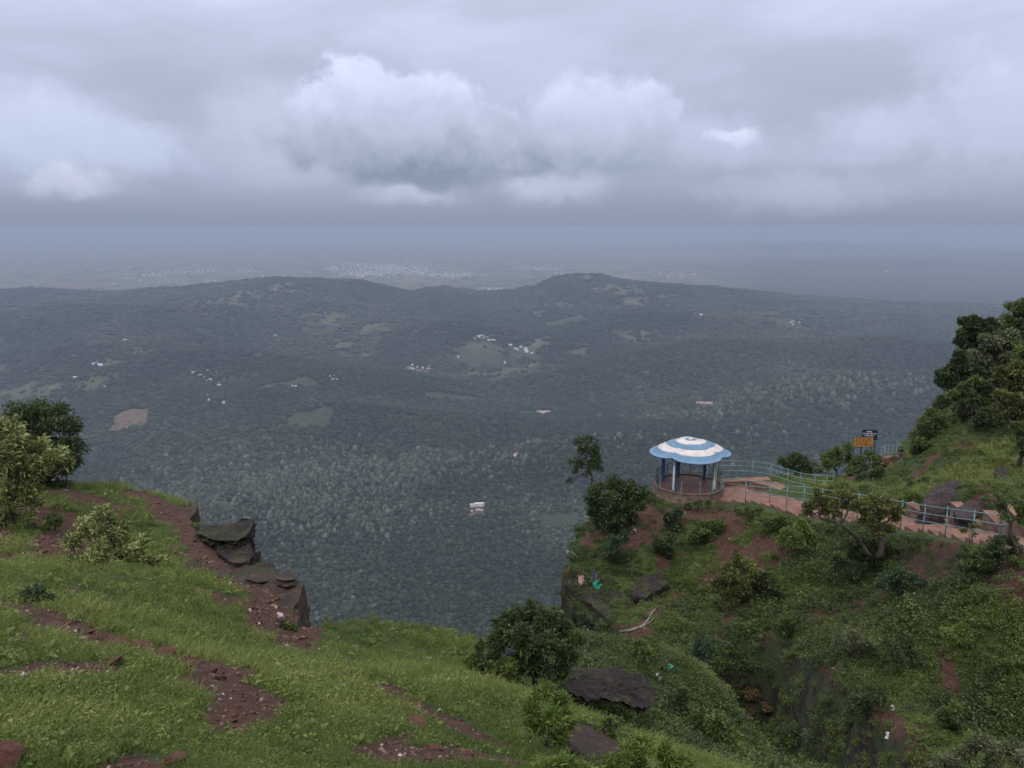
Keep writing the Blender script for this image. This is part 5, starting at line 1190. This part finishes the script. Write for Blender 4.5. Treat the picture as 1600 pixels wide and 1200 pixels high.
# bushes on the face of the spur: individually recognisable ones
SB = [([(1140,895,16),(1160,888,17),(1180,896,14),(1130,915,16),(1155,915,20),(1185,918,14),(1140,935,14),(1165,938,15),(1150,870,9)], 'olive', 'olive yellow round topped tree halfway down the spur', .17, 9000),
      ([(1195,905,13),(1212,915,13),(1200,930,14),(1220,935,10)], 'dark', 'dark bush right of the olive yellow tree', .15, 4500),
      ([(1385,905,14),(1405,898,15),(1425,905,13),(1440,912,9),(1400,918,16),(1375,915,10),(1415,925,11)], 'ivy', 'mound of blue green ivy below the bushy path tree', .12, 6500),
      ([(1340,850,14),(1365,848,16),(1390,855,14),(1345,870,16),(1370,872,18),(1395,875,14),(1330,865,10),(1310,880,13),(1330,895,12),(1300,900,10)], 'dark', 'dark thicket under the gnarled path tree', .15, 9000),
      ([(1555,850,14),(1575,845,14),(1560,868,16),(1585,865,14),(1540,865,10)], 'dark', 'dark green bush below the right end of the railing', .14, 5000),
      ([(1530,868,12),(1545,882,13),(1520,880,9)], 'mid', 'mid green bush left of the dark bush at the railing end', .13, 2600),
      ([(1250,822,14),(1232,830,13),(1265,832,14),(1245,845,15),(1270,850,13),(1222,845,10)], 'bright', 'bright green bush on the slope just below the path bend', .13, 4500),
      ([(1215,812,10),(1200,820,11),(1225,822,9)], 'mid', 'small bush tucked under the edge of the landing', .13, 2200),
      ([(1170,800,9),(1185,798,9),(1155,802,7)], 'mid', 'low bush right below the front railing posts', .13, 1800),
      ([(1045,808,10),(1060,800,9),(1052,820,11)], 'ivy', 'deep green bush on red soil below the gazebo wall', .14, 2600),
      ([(1075,790,6),(1090,788,6),(1105,785,5)], 'mid', 'thin strip of plants along the foot of the gazebo wall', .12, 1300),
      ([(1100,825,12),(1120,818,12),(1085,835,12),(1108,840,13)], 'mid', 'leafy bush right of the deep green bush', .13, 3400),
      ([(960,845,14),(975,838,11),(950,862,13),(968,868,12)], 'ivy', 'dark creeper patch under the round tree', .13, 3400),
      ([(1030,850,12),(1048,842,12),(1040,862,12)], 'dark', 'dark bush above the brown outcrop', .13, 2800),
      ([(1220,975,12),(1240,965,12),(1232,985,11)], 'mid', 'pale leaved bush right of the gully head', .13, 2600),
      ([(1310,1000,14),(1330,992,15),(1350,1002,14),(1335,1018,15),(1365,1015,12)], 'grey', 'grey green bush in the middle of the lower slope', .12, 4200),
      ([(1390,1010,16),(1412,1005,16),(1402,1028,17),(1425,1025,13),(1440,1035,10)], 'dark', 'dark bush right of the grey green bush', .12, 4800),
      ([(1180,1085,14),(1200,1105,14),(1175,1110,12)], 'bronze', 'brown twiggy bush on the rim of the black gully', .11, 2600),
      ([(1095,1005,14),(1110,1015,13),(1088,1025,14),(1105,1035,12)], 'ivy', 'dark blue green bush in the bottom of the ravine', .14, 3800),
      ([(1545,1030,14),(1565,1020,15),(1580,1035,13),(1550,1050,13)], 'mid', 'rounded bush near the right edge of the lower slope', .11, 3400),
      ([(1480,990,13),(1500,985,12),(1490,1002,12)], 'bright', 'bright bush above the narrow red trail', .11, 2800),
      ([(1345,1100,16),(1370,1090,16),(1360,1115,15),(1330,1115,12)], 'dark', 'dark bush left of the small red landslip', .10, 3800),
      ([(1480,1120,14),(1500,1110,13),(1495,1135,13)], 'mid', 'leafy bush just right of the small red landslip', .10, 2800),
      ([(1300,1140,14),(1315,1160,14),(1295,1165,12)], 'olive', 'olive bush on the right rim of the black gully', .10, 2600),
      ([(1120,1130,20),(1090,1120,18),(1140,1155,20),(1105,1150,20)], 'mid', 'broad bush on the bank left of the black gully', .09, 5200),
      ([(1050,1100,16),(1070,1088,16),(1060,1118,16),(1035,1115,13)], 'dark', 'dark bush at the right end of the layered slab', .08, 4200),
      ([(1000,1010,8),(1010,1020,8)], 'mid', 'small bush under the pale dead branch', .13, 1000),
      ([(930,1148,9),(945,1140,9),(955,1150,8),(965,1130,9),(950,1128,8)], 'mid', 'leafy weeds in front of the hollow under the slab', .05, 1500)]
for i, (lst, m_, lab, L, n) in enumerate(SB):
    xs = sum(a[0] for a in lst) / len(lst); ys = sum(a[1] for a in lst) / len(lst); ym = max(a[1] + a[2] * .8 for a in lst)
    hp = hit(xs, ym) or hit(xs, ys); 
    nm = 'tree' if 'topped tree' in lab else 'shrub'
    plant(nm, lab, nm, hp, CL_([(a[0], a[1], a[2] * 1.05, (i * 3 + k * 2) % 4 * .3 - .5) for k, a in enumerate(lst)], hp.y - .3), n, L * hp.y / 40 if hp.y > 25 else L, m_, 200 + i, .05, wl=.55, subr=.48)

# dead branch and root, stem of dry reed, twigs
p0 = hit(968, 990)
o = empty('dead_branch', tuple(p0)); tag(o, 'bare pale dead branch lying curved on the red soil of the spur', 'branch')
pts = [hit(a, b_) for a, b_ in [(968,988),(985,986),(1003,980),(1012,970),(1018,958),(1030,948)]]
mb = MB(); mb.tube([q - p0 + Vector((0, -.1, .10)) for q in pts], [.07, .085, .08, .07, .06, .035], 8); mb.build('branch_stem', m_barkpale, o, True)
mb = MB(); q = pts[2] - p0 + Vector((0, -.1, .1)); mb.tube([q, q + Vector((.4, .2, .1)), q + Vector((.75, .4, .35))], [.04, .03, .015], 6); mb.tube([q, q + Vector((.1, -.3, .05)), q + Vector((-.1, -.6, .0))], [.035, .025, .01], 6); mb.build('side_branch', m_barkpale, o, True)
p0 = hit(100, 1150); pts = [hit(*a) for a in [(98,1152),(112,1143),(126,1134),(140,1124),(154,1113)]]
mb = MB(); mb.tube([q - p0 + Vector((0, 0, .03)) for q in pts], [.010, .012, .010, .008, .004], 6); o = mb.build('dry_stick', m_barkpale, None, True); o.location = p0
tag(o, 'thin pale dry stick lying in the grass at the lower left', 'stick')
# ================================================================== uncountable ground cover
def mat_inst(name, stops, **k): return leaf_mat(name, stops, inst=True, **k)
m_grass = mat_inst('grass_blades', [(0, (0.0417, 0.0677, 0.0184)), (0.28, (0.0781, 0.1129, 0.0276)), (0.5, (0.1198, 0.1621, 0.037)), (0.75, (0.1823, 0.2103, 0.0553)), (0.92, (0.2708, 0.2514, 0.1106)), (1, (0.375, 0.3181, 0.1935))], trans=.3, rough=.6)
m_scrub = mat_inst('scrub_leaves', [(0, (0.0215, 0.036, 0.0153)), (0.25, (0.0429, 0.0639, 0.0215)), (0.5, (0.0773, 0.1049, 0.0269)), (0.75, (0.1234, 0.1549, 0.0341)), (0.9, (0.177, 0.1948, 0.0494)), (1, (0.2253, 0.1998, 0.0718))], trans=.22)
def tuft_mesh(seed, n, h, spread, wdt, lean=.6):
    rg = np.random.default_rng(seed); V = []; Q = []; T = []
    for i in range(n):
        a = rg.uniform(0, 6.28); r = spread * math.sqrt(rg.random()); b = np.array([r * math.cos(a), r * math.sin(a), -.02]); la = rg.uniform(0, 6.28); ln = rg.uniform(.1, 1) * lean; hh = h * rg.uniform(.45, 1.15)
        d = np.array([math.cos(la) * ln, math.sin(la) * ln, 1.0]); s_ = np.array([-math.sin(la + 1), math.cos(la + 1), 0]) * wdt * .5 * rg.uniform(.7, 1.3)
        p0, p1, p2 = b, b + d * hh * .55, b + np.array([d[0] * 1.9, d[1] * 1.9, .86]) * hh
        o = len(V); V += [p0 - s_, p0 + s_, p1 + s_ * .9, p1 - s_ * .9, p2 + s_ * .15, p2 - s_ * .15]; Q += [(o, o + 1, o + 2, o + 3), (o + 3, o + 2, o + 4, o + 5)]; T += [rg.random()] * 6
    return np.array(V), np.array(Q), np.array(T)
def P_(name, V, Q, T, m): return proto(name, np_mesh(name, V, Q, [m], {'tint': T}))
gt = [P_('tuft_%d' % i, *tuft_mesh(300 + i, 26, h_, .10, .007), m_grass) for i, h_ in enumerate((.075, .10, .06, .13))]
def weed_mesh(seed, n, L, r, up):
    rg = np.random.default_rng(seed); C = np.zeros((n, 3)); C[:, :2] = rg.normal(size=(n, 2)) * r * .4; C[:, 2] = rg.uniform(0, r * .9, n)
    D = rg.normal(size=(n, 3)); D[:, 2] = np.abs(D[:, 2]) * .5 + up; Ls = L * rg.uniform(.5, 1.2, n)
    V, Q = leaf_arrays(C, D, Ls, Ls * .42, rg, droop=.4); return V, Q, np.repeat(rg.random(n), 4)
gt += [P_('weed_%d' % i, *weed_mesh(320 + i, n, L, r, up), m_grass) for i, (n, L, r, up) in enumerate([(14, .075, .06, .5), (40, .026, .10, .2), (60, .022, .12, .2)])]
rng = np.random.default_rng(77)
def meadow_pts(n, y0, y1, cond):
    Y = np.exp(rng.uniform(math.log(y0 + 2), math.log(y1 + 2), n)) - 2; u = rng.uniform(-.86, .80, n); X = u * (Y + 1.5)
    k = cond(X, Y); return X[k], Y[k]
def is_meadow(X, Y): return (sdist(X, Y) < .15) & ((X < 3.3 + .0 * Y) & (Y < 17.5) | (X < -1.5) & (Y < 34)) & ~((X > .6) & (Y > 12.2))
X, Y = meadow_pts(125000, 1.6, 27, is_meadow)
for hx_, hy_ in (pxy(935, 1120, 11.2), pxy(985, 1128, 11.4), pxy(945, 1118, 12.0), pxy(1000, 1122, 12.3)):
    k = np.hypot(X - hx_, Y - hy_) > .75; X, Y = X[k], Y[k]
dm_ = dirt(X, Y) + .5 * (fbm(X, Y, .35, 2)) * (dirt(X, Y) > .02); k = rng.random(len(X)) > dm_ * 1.35; X, Y = X[k], Y[k]; dm_ = dm_[k]
rock_zone = np.zeros(len(X))
Z = H(X, Y); far_ = np.hypot(X, Y)
patch = fbm(X, Y, 1.7, 3); patch2 = fbm(X + 40, Y - 9, .6, 3)
wm = rng.random(len(X)); pv_ = .10 + .25 * ss(fbm(X - 70, Y + 3, 1.1, 3), -.1, .4)
var = np.where(wm < pv_, rng.integers(4, 7, len(X)), rng.integers(0, 4, len(X)))
s_ = (.42 + .62 * rng.random(len(X))) * (.7 + .6 * ss(patch, -.4, .5)) * (.72 + .045 * far_)
ti = np.clip(.43 + .55 * patch + .38 * patch2 + rng.normal(0, .10, len(X)) + .55 * (rng.random(len(X)) < .035) + .45 * G(X, Y, *pxy(60, 1060, hit(60, 1060).y), .35, .35), 0, 1)
rot_ = np.stack([rng.normal(0, .15, len(X)) - .15, rng.normal(0, .15, len(X)), rng.uniform(0, 6.28, len(X))], -1)
scatter('grass', np.stack([X, Y, Z], -1), rot_, np.stack([s_, s_, s_ * rng.uniform(.7, 1.3, len(X))], -1), var, ti, gt)
# larger herbs in the meadow
X, Y = meadow_pts(5000, 2.2, 24, is_meadow); dm_ = dirt(X, Y); k = dm_ < .3; X, Y = X[k], Y[k]; Z = H(X, Y)
hp = [P_('herb_%d' % i, *weed_mesh(340 + i, n, L, r, up), m_grass) for i, (n, L, r, up) in enumerate([(12, .12, .05, .9), (20, .08, .09, .5), (70, .036, .13, .5)])]
clus = ss(fbm(X, Y, 1.4, 3), -.05, .3); k = rng.random(len(X)) < clus; X, Y, Z = X[k], Y[k], Z[k]
s_ = rng.uniform(.45, 1.0, len(X)) * (.8 + .03 * np.hypot(X, Y))
scatter('meadow_weeds', np.stack([X, Y, Z], -1), np.stack([0 * X, 0 * X, rng.uniform(0, 6.28, len(X))], -1), np.stack([s_] * 3, -1), rng.integers(0, 3, len(X)), np.clip(rng.normal(.55, .14, len(X)), 0, .9), hp)

# scrub on the spur and the hillside
def scrub_mesh(seed, n, L, wl=.5, up=.35, sub=8, hgt=.75):
    rg = np.random.default_rng(seed)
    cl = [((0, 0, .35 * hgt), .75)] + [((rg.uniform(-.6, .6), rg.uniform(-.6, .6), rg.uniform(.1, .6) * hgt), rg.uniform(.3, .5)) for _ in range(5)]
    V, Q, T, a, b = clump_leaves(cl, n, L, rg, up, (0, 0, 0), wl, .6, sub, .42, flat=hgt)
    return V, Q, T
sp = [P_('scrub_%d' % i, *scrub_mesh(400 + i, n, L, wl, up, hgt=hg), m_scrub) for i, (n, L, wl, up, hg) in enumerate([(420, .17, .5, .35, .8), (420, .15, .55, .3, .7), (520, .13, .5, .5, .8), (360, .20, .35, .7, .9), (380, .14, .5, .2, .5), (420, .13, .7, .2, .45)])]
fern = [P_('fern_%d' % i, *tuft_mesh(430 + i, 46, .75, .45, .065, .8), m_scrub) for i in range(2)]
sp += fern
def spur_pts(n, y0, y1, u0, u1):
    Y = np.exp(rng.uniform(math.log(y0), math.log(y1), n)); u = rng.uniform(u0, u1, n); return u * Y, Y
X, Y = spur_pts(80000, 7, 98, -.1, .86)
sd = sdist(X, Y)
k = (sd < .5) & ~is_meadow(X, Y) & (X > .7); X, Y = X[k], Y[k]
dp, tp = segdist(X, Y, PATH_C); dg = np.hypot(X - GAZ.x, Y - GAZ.y)
lx = np.array([q.x for q in lp]); ly = np.array([q.y for q in lp]); dl = segdist(X, Y, [(a, b_) for a, b_ in zip(list(lx) + [lx[0]], list(ly) + [ly[0]])])[0]
inl = np.hypot(X - lx.mean(), Y - ly.mean()) < 3.3
k = (dp > PATH_W / 2 + .55) & (dg > 3.2) & (dl > .5) & ~inl; X, Y = X[k], Y[k]
k = ~((np.abs(X - at(1480,775,43.5).x) < .8) & (np.abs(Y - 43.0) < .8)); X, Y = X[k], Y[k]
for hx_, hy_ in (pxy(935, 1120, 11.2), pxy(985, 1128, 11.4), pxy(945, 1118, 12.0), pxy(1000, 1122, 12.3), pxy(905, 1105, 12.2)):
    k = np.hypot(X - hx_, Y - hy_) > .75; X, Y = X[k], Y[k]
gq, _ = segdist(X, Y, GASH); k = (gq > .8 + .5 * rng.random(len(X))) | (rng.random(len(X)) < .12); X, Y = X[k], Y[k]
_pc = 800 + F * X / (Y * CP + 18 * SP); k = ~((_pc > 1368) & (_pc < 1424) & (Y > 64) & (Y < 91)); X, Y = X[k], Y[k]
dpath, tpath = segdist(X, Y, PATH_C)
side = np.interp(Y, [p.y for p in reversed(PATH_C)], [p.x for p in reversed(PATH_C)])
uphill = (X > side) & (Y < 100) | (Y > 62)
dm_ = dirt(X, Y); k = rng.random(len(X)) > dm_ * .86; X, Y, uphill, dm_ = X[k], Y[k], uphill[k], dm_[k]
# grass shows on the hillside: mostly tufts there, shrubs in patches
pz = fbm(X, Y, 4.5, 3); grassy = uphill & (pz < .08)
k = rng.random(len(X)) < np.where(grassy, 1.0, .8); X, Y, uphill, pz, grassy = X[k], Y[k], uphill[k], pz[k], grassy[k]
Z = H(X, Y); far_ = np.hypot(X, Y)
var = np.where(grassy, rng.choice([6, 7, 4], len(X), p=[.4, .4, .2]), rng.choice([0, 1, 2, 3, 4, 5, 6], len(X), p=[.2, .18, .2, .12, .12, .13, .05]))
big = rng.random(len(X)) ** 3
s_ = np.where(grassy, rng.uniform(.35, .75, len(X)), .26 + .62 * big) * (.45 + .55 * ss(far_, 10, 34)) * (.75 + .5 * ss(fbm(X, Y, 2.5, 2), -.3, .5))
s_ = s_ * np.where((dp[0] if False else 1), 1, 1)
bright = .40 * ss(fbm(X - 21, Y + 5, 5.5, 3), -.15, .35)
ti = np.clip(.26 + bright + .22 * fbm(X, Y, 1.1, 2) + rng.normal(0, .12, len(X)) + .26 * grassy + .12 * ss(X, 15, 24), 0, 1)
rot_ = np.stack([rng.normal(0, .2, len(X)), rng.normal(0, .2, len(X)), rng.uniform(0, 6.28, len(X))], -1)
scatter('undergrowth', np.stack([X, Y, Z - .06 * s_], -1), rot_, np.stack([s_, s_, s_ * rng.uniform(.6, 1.1, len(X))], -1), var, ti, sp)
print('COUNTS', len(X))
# low leafy plants in drifts over the meadow
X, Y = meadow_pts(2600, 2.6, 24, is_meadow); k = (rng.random(len(X)) < ss(fbm(X + 17, Y + 5, 1.5, 3), .05, .4)) & (dirt(X, Y) < .4); X, Y = X[k], Y[k]; Z = H(X, Y)
s_ = rng.uniform(.05, .17, len(X)) * (.8 + .035 * np.hypot(X, Y))
scatter('meadow_plants', np.stack([X, Y, Z], -1), np.stack([0 * X, 0 * X, rng.uniform(0, 6.28, len(X))], -1), np.stack([s_, s_, s_ * .8], -1), rng.integers(0, 6, len(X)), np.clip(rng.normal(.62, .18, len(X)), 0, 1), sp)
# low fringe plants on the cliff edges
X = []; Y = []
for i in range(2, 15):
    a, b_ = EDGE[i], EDGE[i + 1]; L_ = np.hypot(*(b_ - a)); n_ = int(L_ * 5)
    f = rng.random(n_); X += list(a[0] + (b_[0] - a[0]) * f + rng.normal(0, .15, n_)); Y += list(a[1] + (b_[1] - a[1]) * f + rng.normal(0, .15, n_))
X = np.array(X); Y = np.array(Y); k = (sdist(X, Y) < .12) & (rng.random(len(X)) < np.where((Y > 13) & (X > -4.2), .9, .25)); X, Y = X[k], Y[k]; Z = H(X, Y); s_ = rng.uniform(.08, .22, len(X))
scatter('brow_plants', np.stack([X, Y, Z], -1), np.stack([0 * X, 0 * X, rng.uniform(0, 6.28, len(X))], -1), np.stack([s_] * 3, -1), rng.integers(0, 6, len(X)), np.clip(rng.normal(.75, .15, len(X)), 0, 1), sp)
# ================================================================== far buildings
m_hw = rough_mat('pale_house', [(.28, .28, .29), (.46, .46, .47), (.60, .60, .60)], .05, .8, 0)
m_hr = rough_mat('tile_roof', [(.24, .12, .09), (.34, .18, .14), (.40, .24, .19)], .06, .85, 0)
m_hg = rough_mat('tin_roof', [(.26, .27, .30), (.45, .46, .50)], .05, .6, 0)
def house_parts(wd, dp_, h, roofm, flatr=False):
    mb = MB(); mb.box((0, 0, h / 2), (wd, dp_, h)); w_ = mb
    rf = MB(); o_ = wd / 2 + .5; e = dp_ / 2 + .5
    if flatr: rf.box((0, 0, h + .3), (wd + .6, dp_ + .6, .6))
    else: rf.add([(-o_, -e, h), (o_, -e, h), (o_, e, h), (-o_, e, h), (-o_, 0, h + dp_ * .28), (o_, 0, h + dp_ * .28)], [(0, 1, 5, 4), (3, 4, 5, 2), (0, 4, 3), (1, 2, 5), (0, 3, 2, 1)])
    return w_, rf
HPRO = []
for wd, dp_, h, rm, fl in [(11, 8, 4.5, m_hr, False), (14, 9, 5, m_hg, False), (9, 8, 7, m_hw, True), (18, 9, 4.5, m_hg, False)]:
    w_, rf = house_parts(wd, dp_, h, rm, fl); o = empty('house'); a = w_.build('wall', m_hw, o); b_ = rf.build('roof', rm, o); HPRO.append((o, a, b_))
used_p = set(); rh = random.Random(3)
def house(p, rz, kind, s, label, group):
    o, a, b_ = HPRO[kind]
    if kind not in used_p: used_p.add(kind); r = o
    else:
        r = o.copy(); COL.objects.link(r)
        for c in (a, b_):
            d = c.copy(); COL.objects.link(d); d.parent = r
    r.location = p; r.rotation_euler = (0, 0, rz); r.scale = (s, s, s); tag(r, label, 'house', group)
def cluster(px, py, sx, sy, n, label, group, kinds=(0, 1, 2, 3), s=1.0, line=0.0):
    for i in range(n):
        a = rh.gauss(0, .5) * sx; b_ = rh.gauss(0, .5) * sy + a * line
        p = vhit(px + a, py + b_)
        if p is None: continue
        house(p + Vector((0, 0, 3)), rh.uniform(-.5, .5), rh.choice(kinds), s * rh.uniform(.7, 1.25), label, group)
cluster(318, 592, 26, 14, 20, 'small pale house of the straggling village in the left middle distance', 'houses of the straggling village', (1, 2, 3), 1.0, .25)
cluster(655, 577, 26, 8, 26, 'small reddish roofed house of the village in the centre of the valley', 'houses of the village in the centre of the valley', (0, 0, 1, 2), 1.05, .15)
cluster(760, 530, 24, 5, 14, 'tiny pale house of the upper hamlet beside the green fields', 'houses of the upper hamlet', (1, 2), 1.1, .2)
cluster(822, 550, 20, 3, 14, 'tiny pale house of the slanting row right of the upper hamlet', 'houses of the slanting hamlet row', (1, 2), 1.2, .32)
cluster(156, 571, 10, 3, 7, 'tiny pale house of the hamlet above the brown field', 'houses of the left hamlet', (1, 2), 1.2)
cluster(845, 496, 6, 2, 3, 'tiny house high on the wooded upland', 'houses on the upland', (1, 3), 1.2)
cluster(1240, 504, 14, 4, 6, 'faint house of the hamlet on the right plain', 'houses of the right hamlet', (1, 2), 1.2)
cluster(328, 622, 14, 8, 8, 'little pale house below the straggling village', 'houses below the straggling village', (1, 2), .8)
for px, py, k_, s, rz, lab in [(519, 590, 3, 1.2, .1, 'white twin roofed farmhouse left of the central village, upper one'), (523, 596, 3, 1.4, .05, 'long white building just below the twin roofed farmhouse'), (370, 526, 3, 1.4, 0, 'lone white shed on the wooded slope below the long hill'), (430, 527, 2, 1.6, 0, 'lone small white house right of the lone white shed'),
                               (119, 592, 3, 1.3, .1, 'lone white house above the brown field at far left'), (165, 606, 2, 1.3, 0, 'lone pale house between the brown field and the straggling village'), (350, 632, 2, 1.2, 0, 'bright white dot of a house below the straggling village'),
                               (789, 569, 2, 1.5, 0, 'lone white house below the green fields'), (703, 580, 2, 1.4, 0, 'lone white house right of the central village'), (716, 560, 2, 1.3, 0, 'lone house at the left of the green fields'), (197, 534, 1, 1.6, 0, 'small house at the reddish field far left'),
                               (215, 629, 2, 1.0, 0, 'small white house at the upper corner of the brown field'), (217, 669, 3, 1.1, .2, 'pale shed at the lower corner of the brown field'), (210, 671, 1, .9, .2, 'second pale shed at the lower edge of the brown field'), (1095, 494, 1, 1.5, 0, 'lone house right of the far hill'), (460, 606, 3, 1.2, 0, 'faint grey shed left of the farmhouse')]:
    p = vhit(px, py); house(p + Vector((0, 0, 4)), rz, k_, s, lab, None)
# estates in the forest
def estate(px, py, parts, lab):
    p = vhit(px, py); o = empty('estate_building', tuple(p)); tag(o, lab, 'building')
    for (x, y, wd, dp_, h, rz, rm, fl, z0) in parts:
        w_, rf = house_parts(wd, dp_, h, rm, fl); M = Matrix.Translation((x, y, z0)) @ Matrix.Rotation(rz, 4, 'Z')
        for q in (w_, rf): q.v = [tuple(M @ Vector(v)) for v in q.v]
        w_.build('wall', m_hw, o); rf.build('roof', rm, o)
    return o
estate(746, 797, [(-14, 12, 14, 8, 8, .05, m_hg, False, 5), (5, 14, 26, 9, 9, .02, m_hw, True, 6), (2, -4, 12, 6, 4, .1, m_hr, False, 1), (16, -8, 14, 6, 3, .1, m_hr, False, 1), (-16, -12, 7, 4, 4, 0, m_hg, False, 0)], 'white estate bungalow with long roof in the near forest')
estate(848, 645, [(-14, 6, 22, 9, 6, .1, m_hr, False, 2), (10, 0, 26, 9, 6, .2, m_hr, False, 2), (28, -8, 16, 8, 6, .1, m_hg, False, 2), (-2, -14, 18, 7, 5, .1, m_hw, True, 2)], 'cluster of red roofed estate sheds on a bare patch in mid forest')
estate(1102, 632, [(-16, 4, 26, 10, 7, 0, m_hr, False, 2), (14, 0, 30, 10, 7, .05, m_hr, False, 2), (-30, 10, 9, 7, 4, 0, m_hg, False, 2)], 'pair of long red roofed sheds above the gazebo roof in the forest')
estate(806, 713, [(0, 0, 16, 9, 6, .5, m_hr, False, 3), (-3, -9, 9, 5, 4, .4, m_hg, False, 2)], 'lone brown roofed house hidden in forest above the white bungalow')
estate(766, 706, [(0, 0, 20, 6, 5, .1, m_hr, False, 2), (-14, 2, 8, 5, 4, .1, m_hg, False, 2)], 'faint long roof in the forest left of the brown roofed house')
# the town on the plain and the farms round it: far too many to count
rng = np.random.default_rng(21)
bx, by = [], []
def tw(px, py, sx, sy, n, keepf=1.0):
    for _ in range(n):
        a = rng.normal(0, .5) * sx; b_ = rng.normal(0, .5) * sy; q = (px + a, py + b_)
        bx.append(q[0]); by.append(q[1])
for a in [(600,417,75,7,560),(570,428,50,5,200),(640,424,70,5,240),(680,430,55,3,110),(560,412,40,3,70),(720,430,50,3,60),(850,420,40,3,75),(900,428,30,3,50),(820,418,30,2,30),(300,424,60,5,90),(240,430,35,4,50),(380,424,40,3,40),(350,415,120,4,40),(520,420,18,4,50),(770,452,20,3,12),(440,430,60,3,24),(280,440,80,5,30),(900,400,300,7,20),(1060,430,40,5,26),(1380,424,10,4,8),(170,415,120,7,24),(500,391,30,1.2,8)]: tw(*a)
mb = MB(); q = 0
for px, py in zip(bx, by):
    if not (375 < py < 462): continue
    p = vhit(px, py)
    if p is None or p.y < 7900: continue
    s1 = rng.uniform(12, 30) * (1.0 + .6 * (rng.random() < .06)); s2 = rng.uniform(9, 18); h = rng.uniform(5, 15)
    mb.box((p.x, p.y, p.z + h / 2 - 1), (s1, s2, h + 2), rng.uniform(-.6, .6))
m_town = rough_mat('town_walls', [(.16, .15, .15), (.38, .37, .37), (.60, .60, .61), (.80, .80, .80)], .035, .8, 0, detail=1)
tag(mb.build('town_houses', m_town), kind='stuff')
# ================================================================== haze: even air round the whole scene
mh = bpy.data.materials.new('haze_air'); mh.use_nodes = True
t = NT(mh.node_tree); t.n.clear()
o_ = t.new('ShaderNodeOutputMaterial'); pv = t.new('ShaderNodeVolumePrincipled')
pv.inputs['Color'].default_value = (.375, .435, .565, 1); pv.inputs['Density'].default_value = 8e-5; pv.inputs['Anisotropy'].default_value = 0.0
t.l.new(pv.outputs[0], o_.inputs['Volume'])
b = MB(); b.box((0, 30500, (-900 + 30) / 2), (140000, 64000, 930))
hz = b.build('haze', mh); tag(hz, kind='stuff')
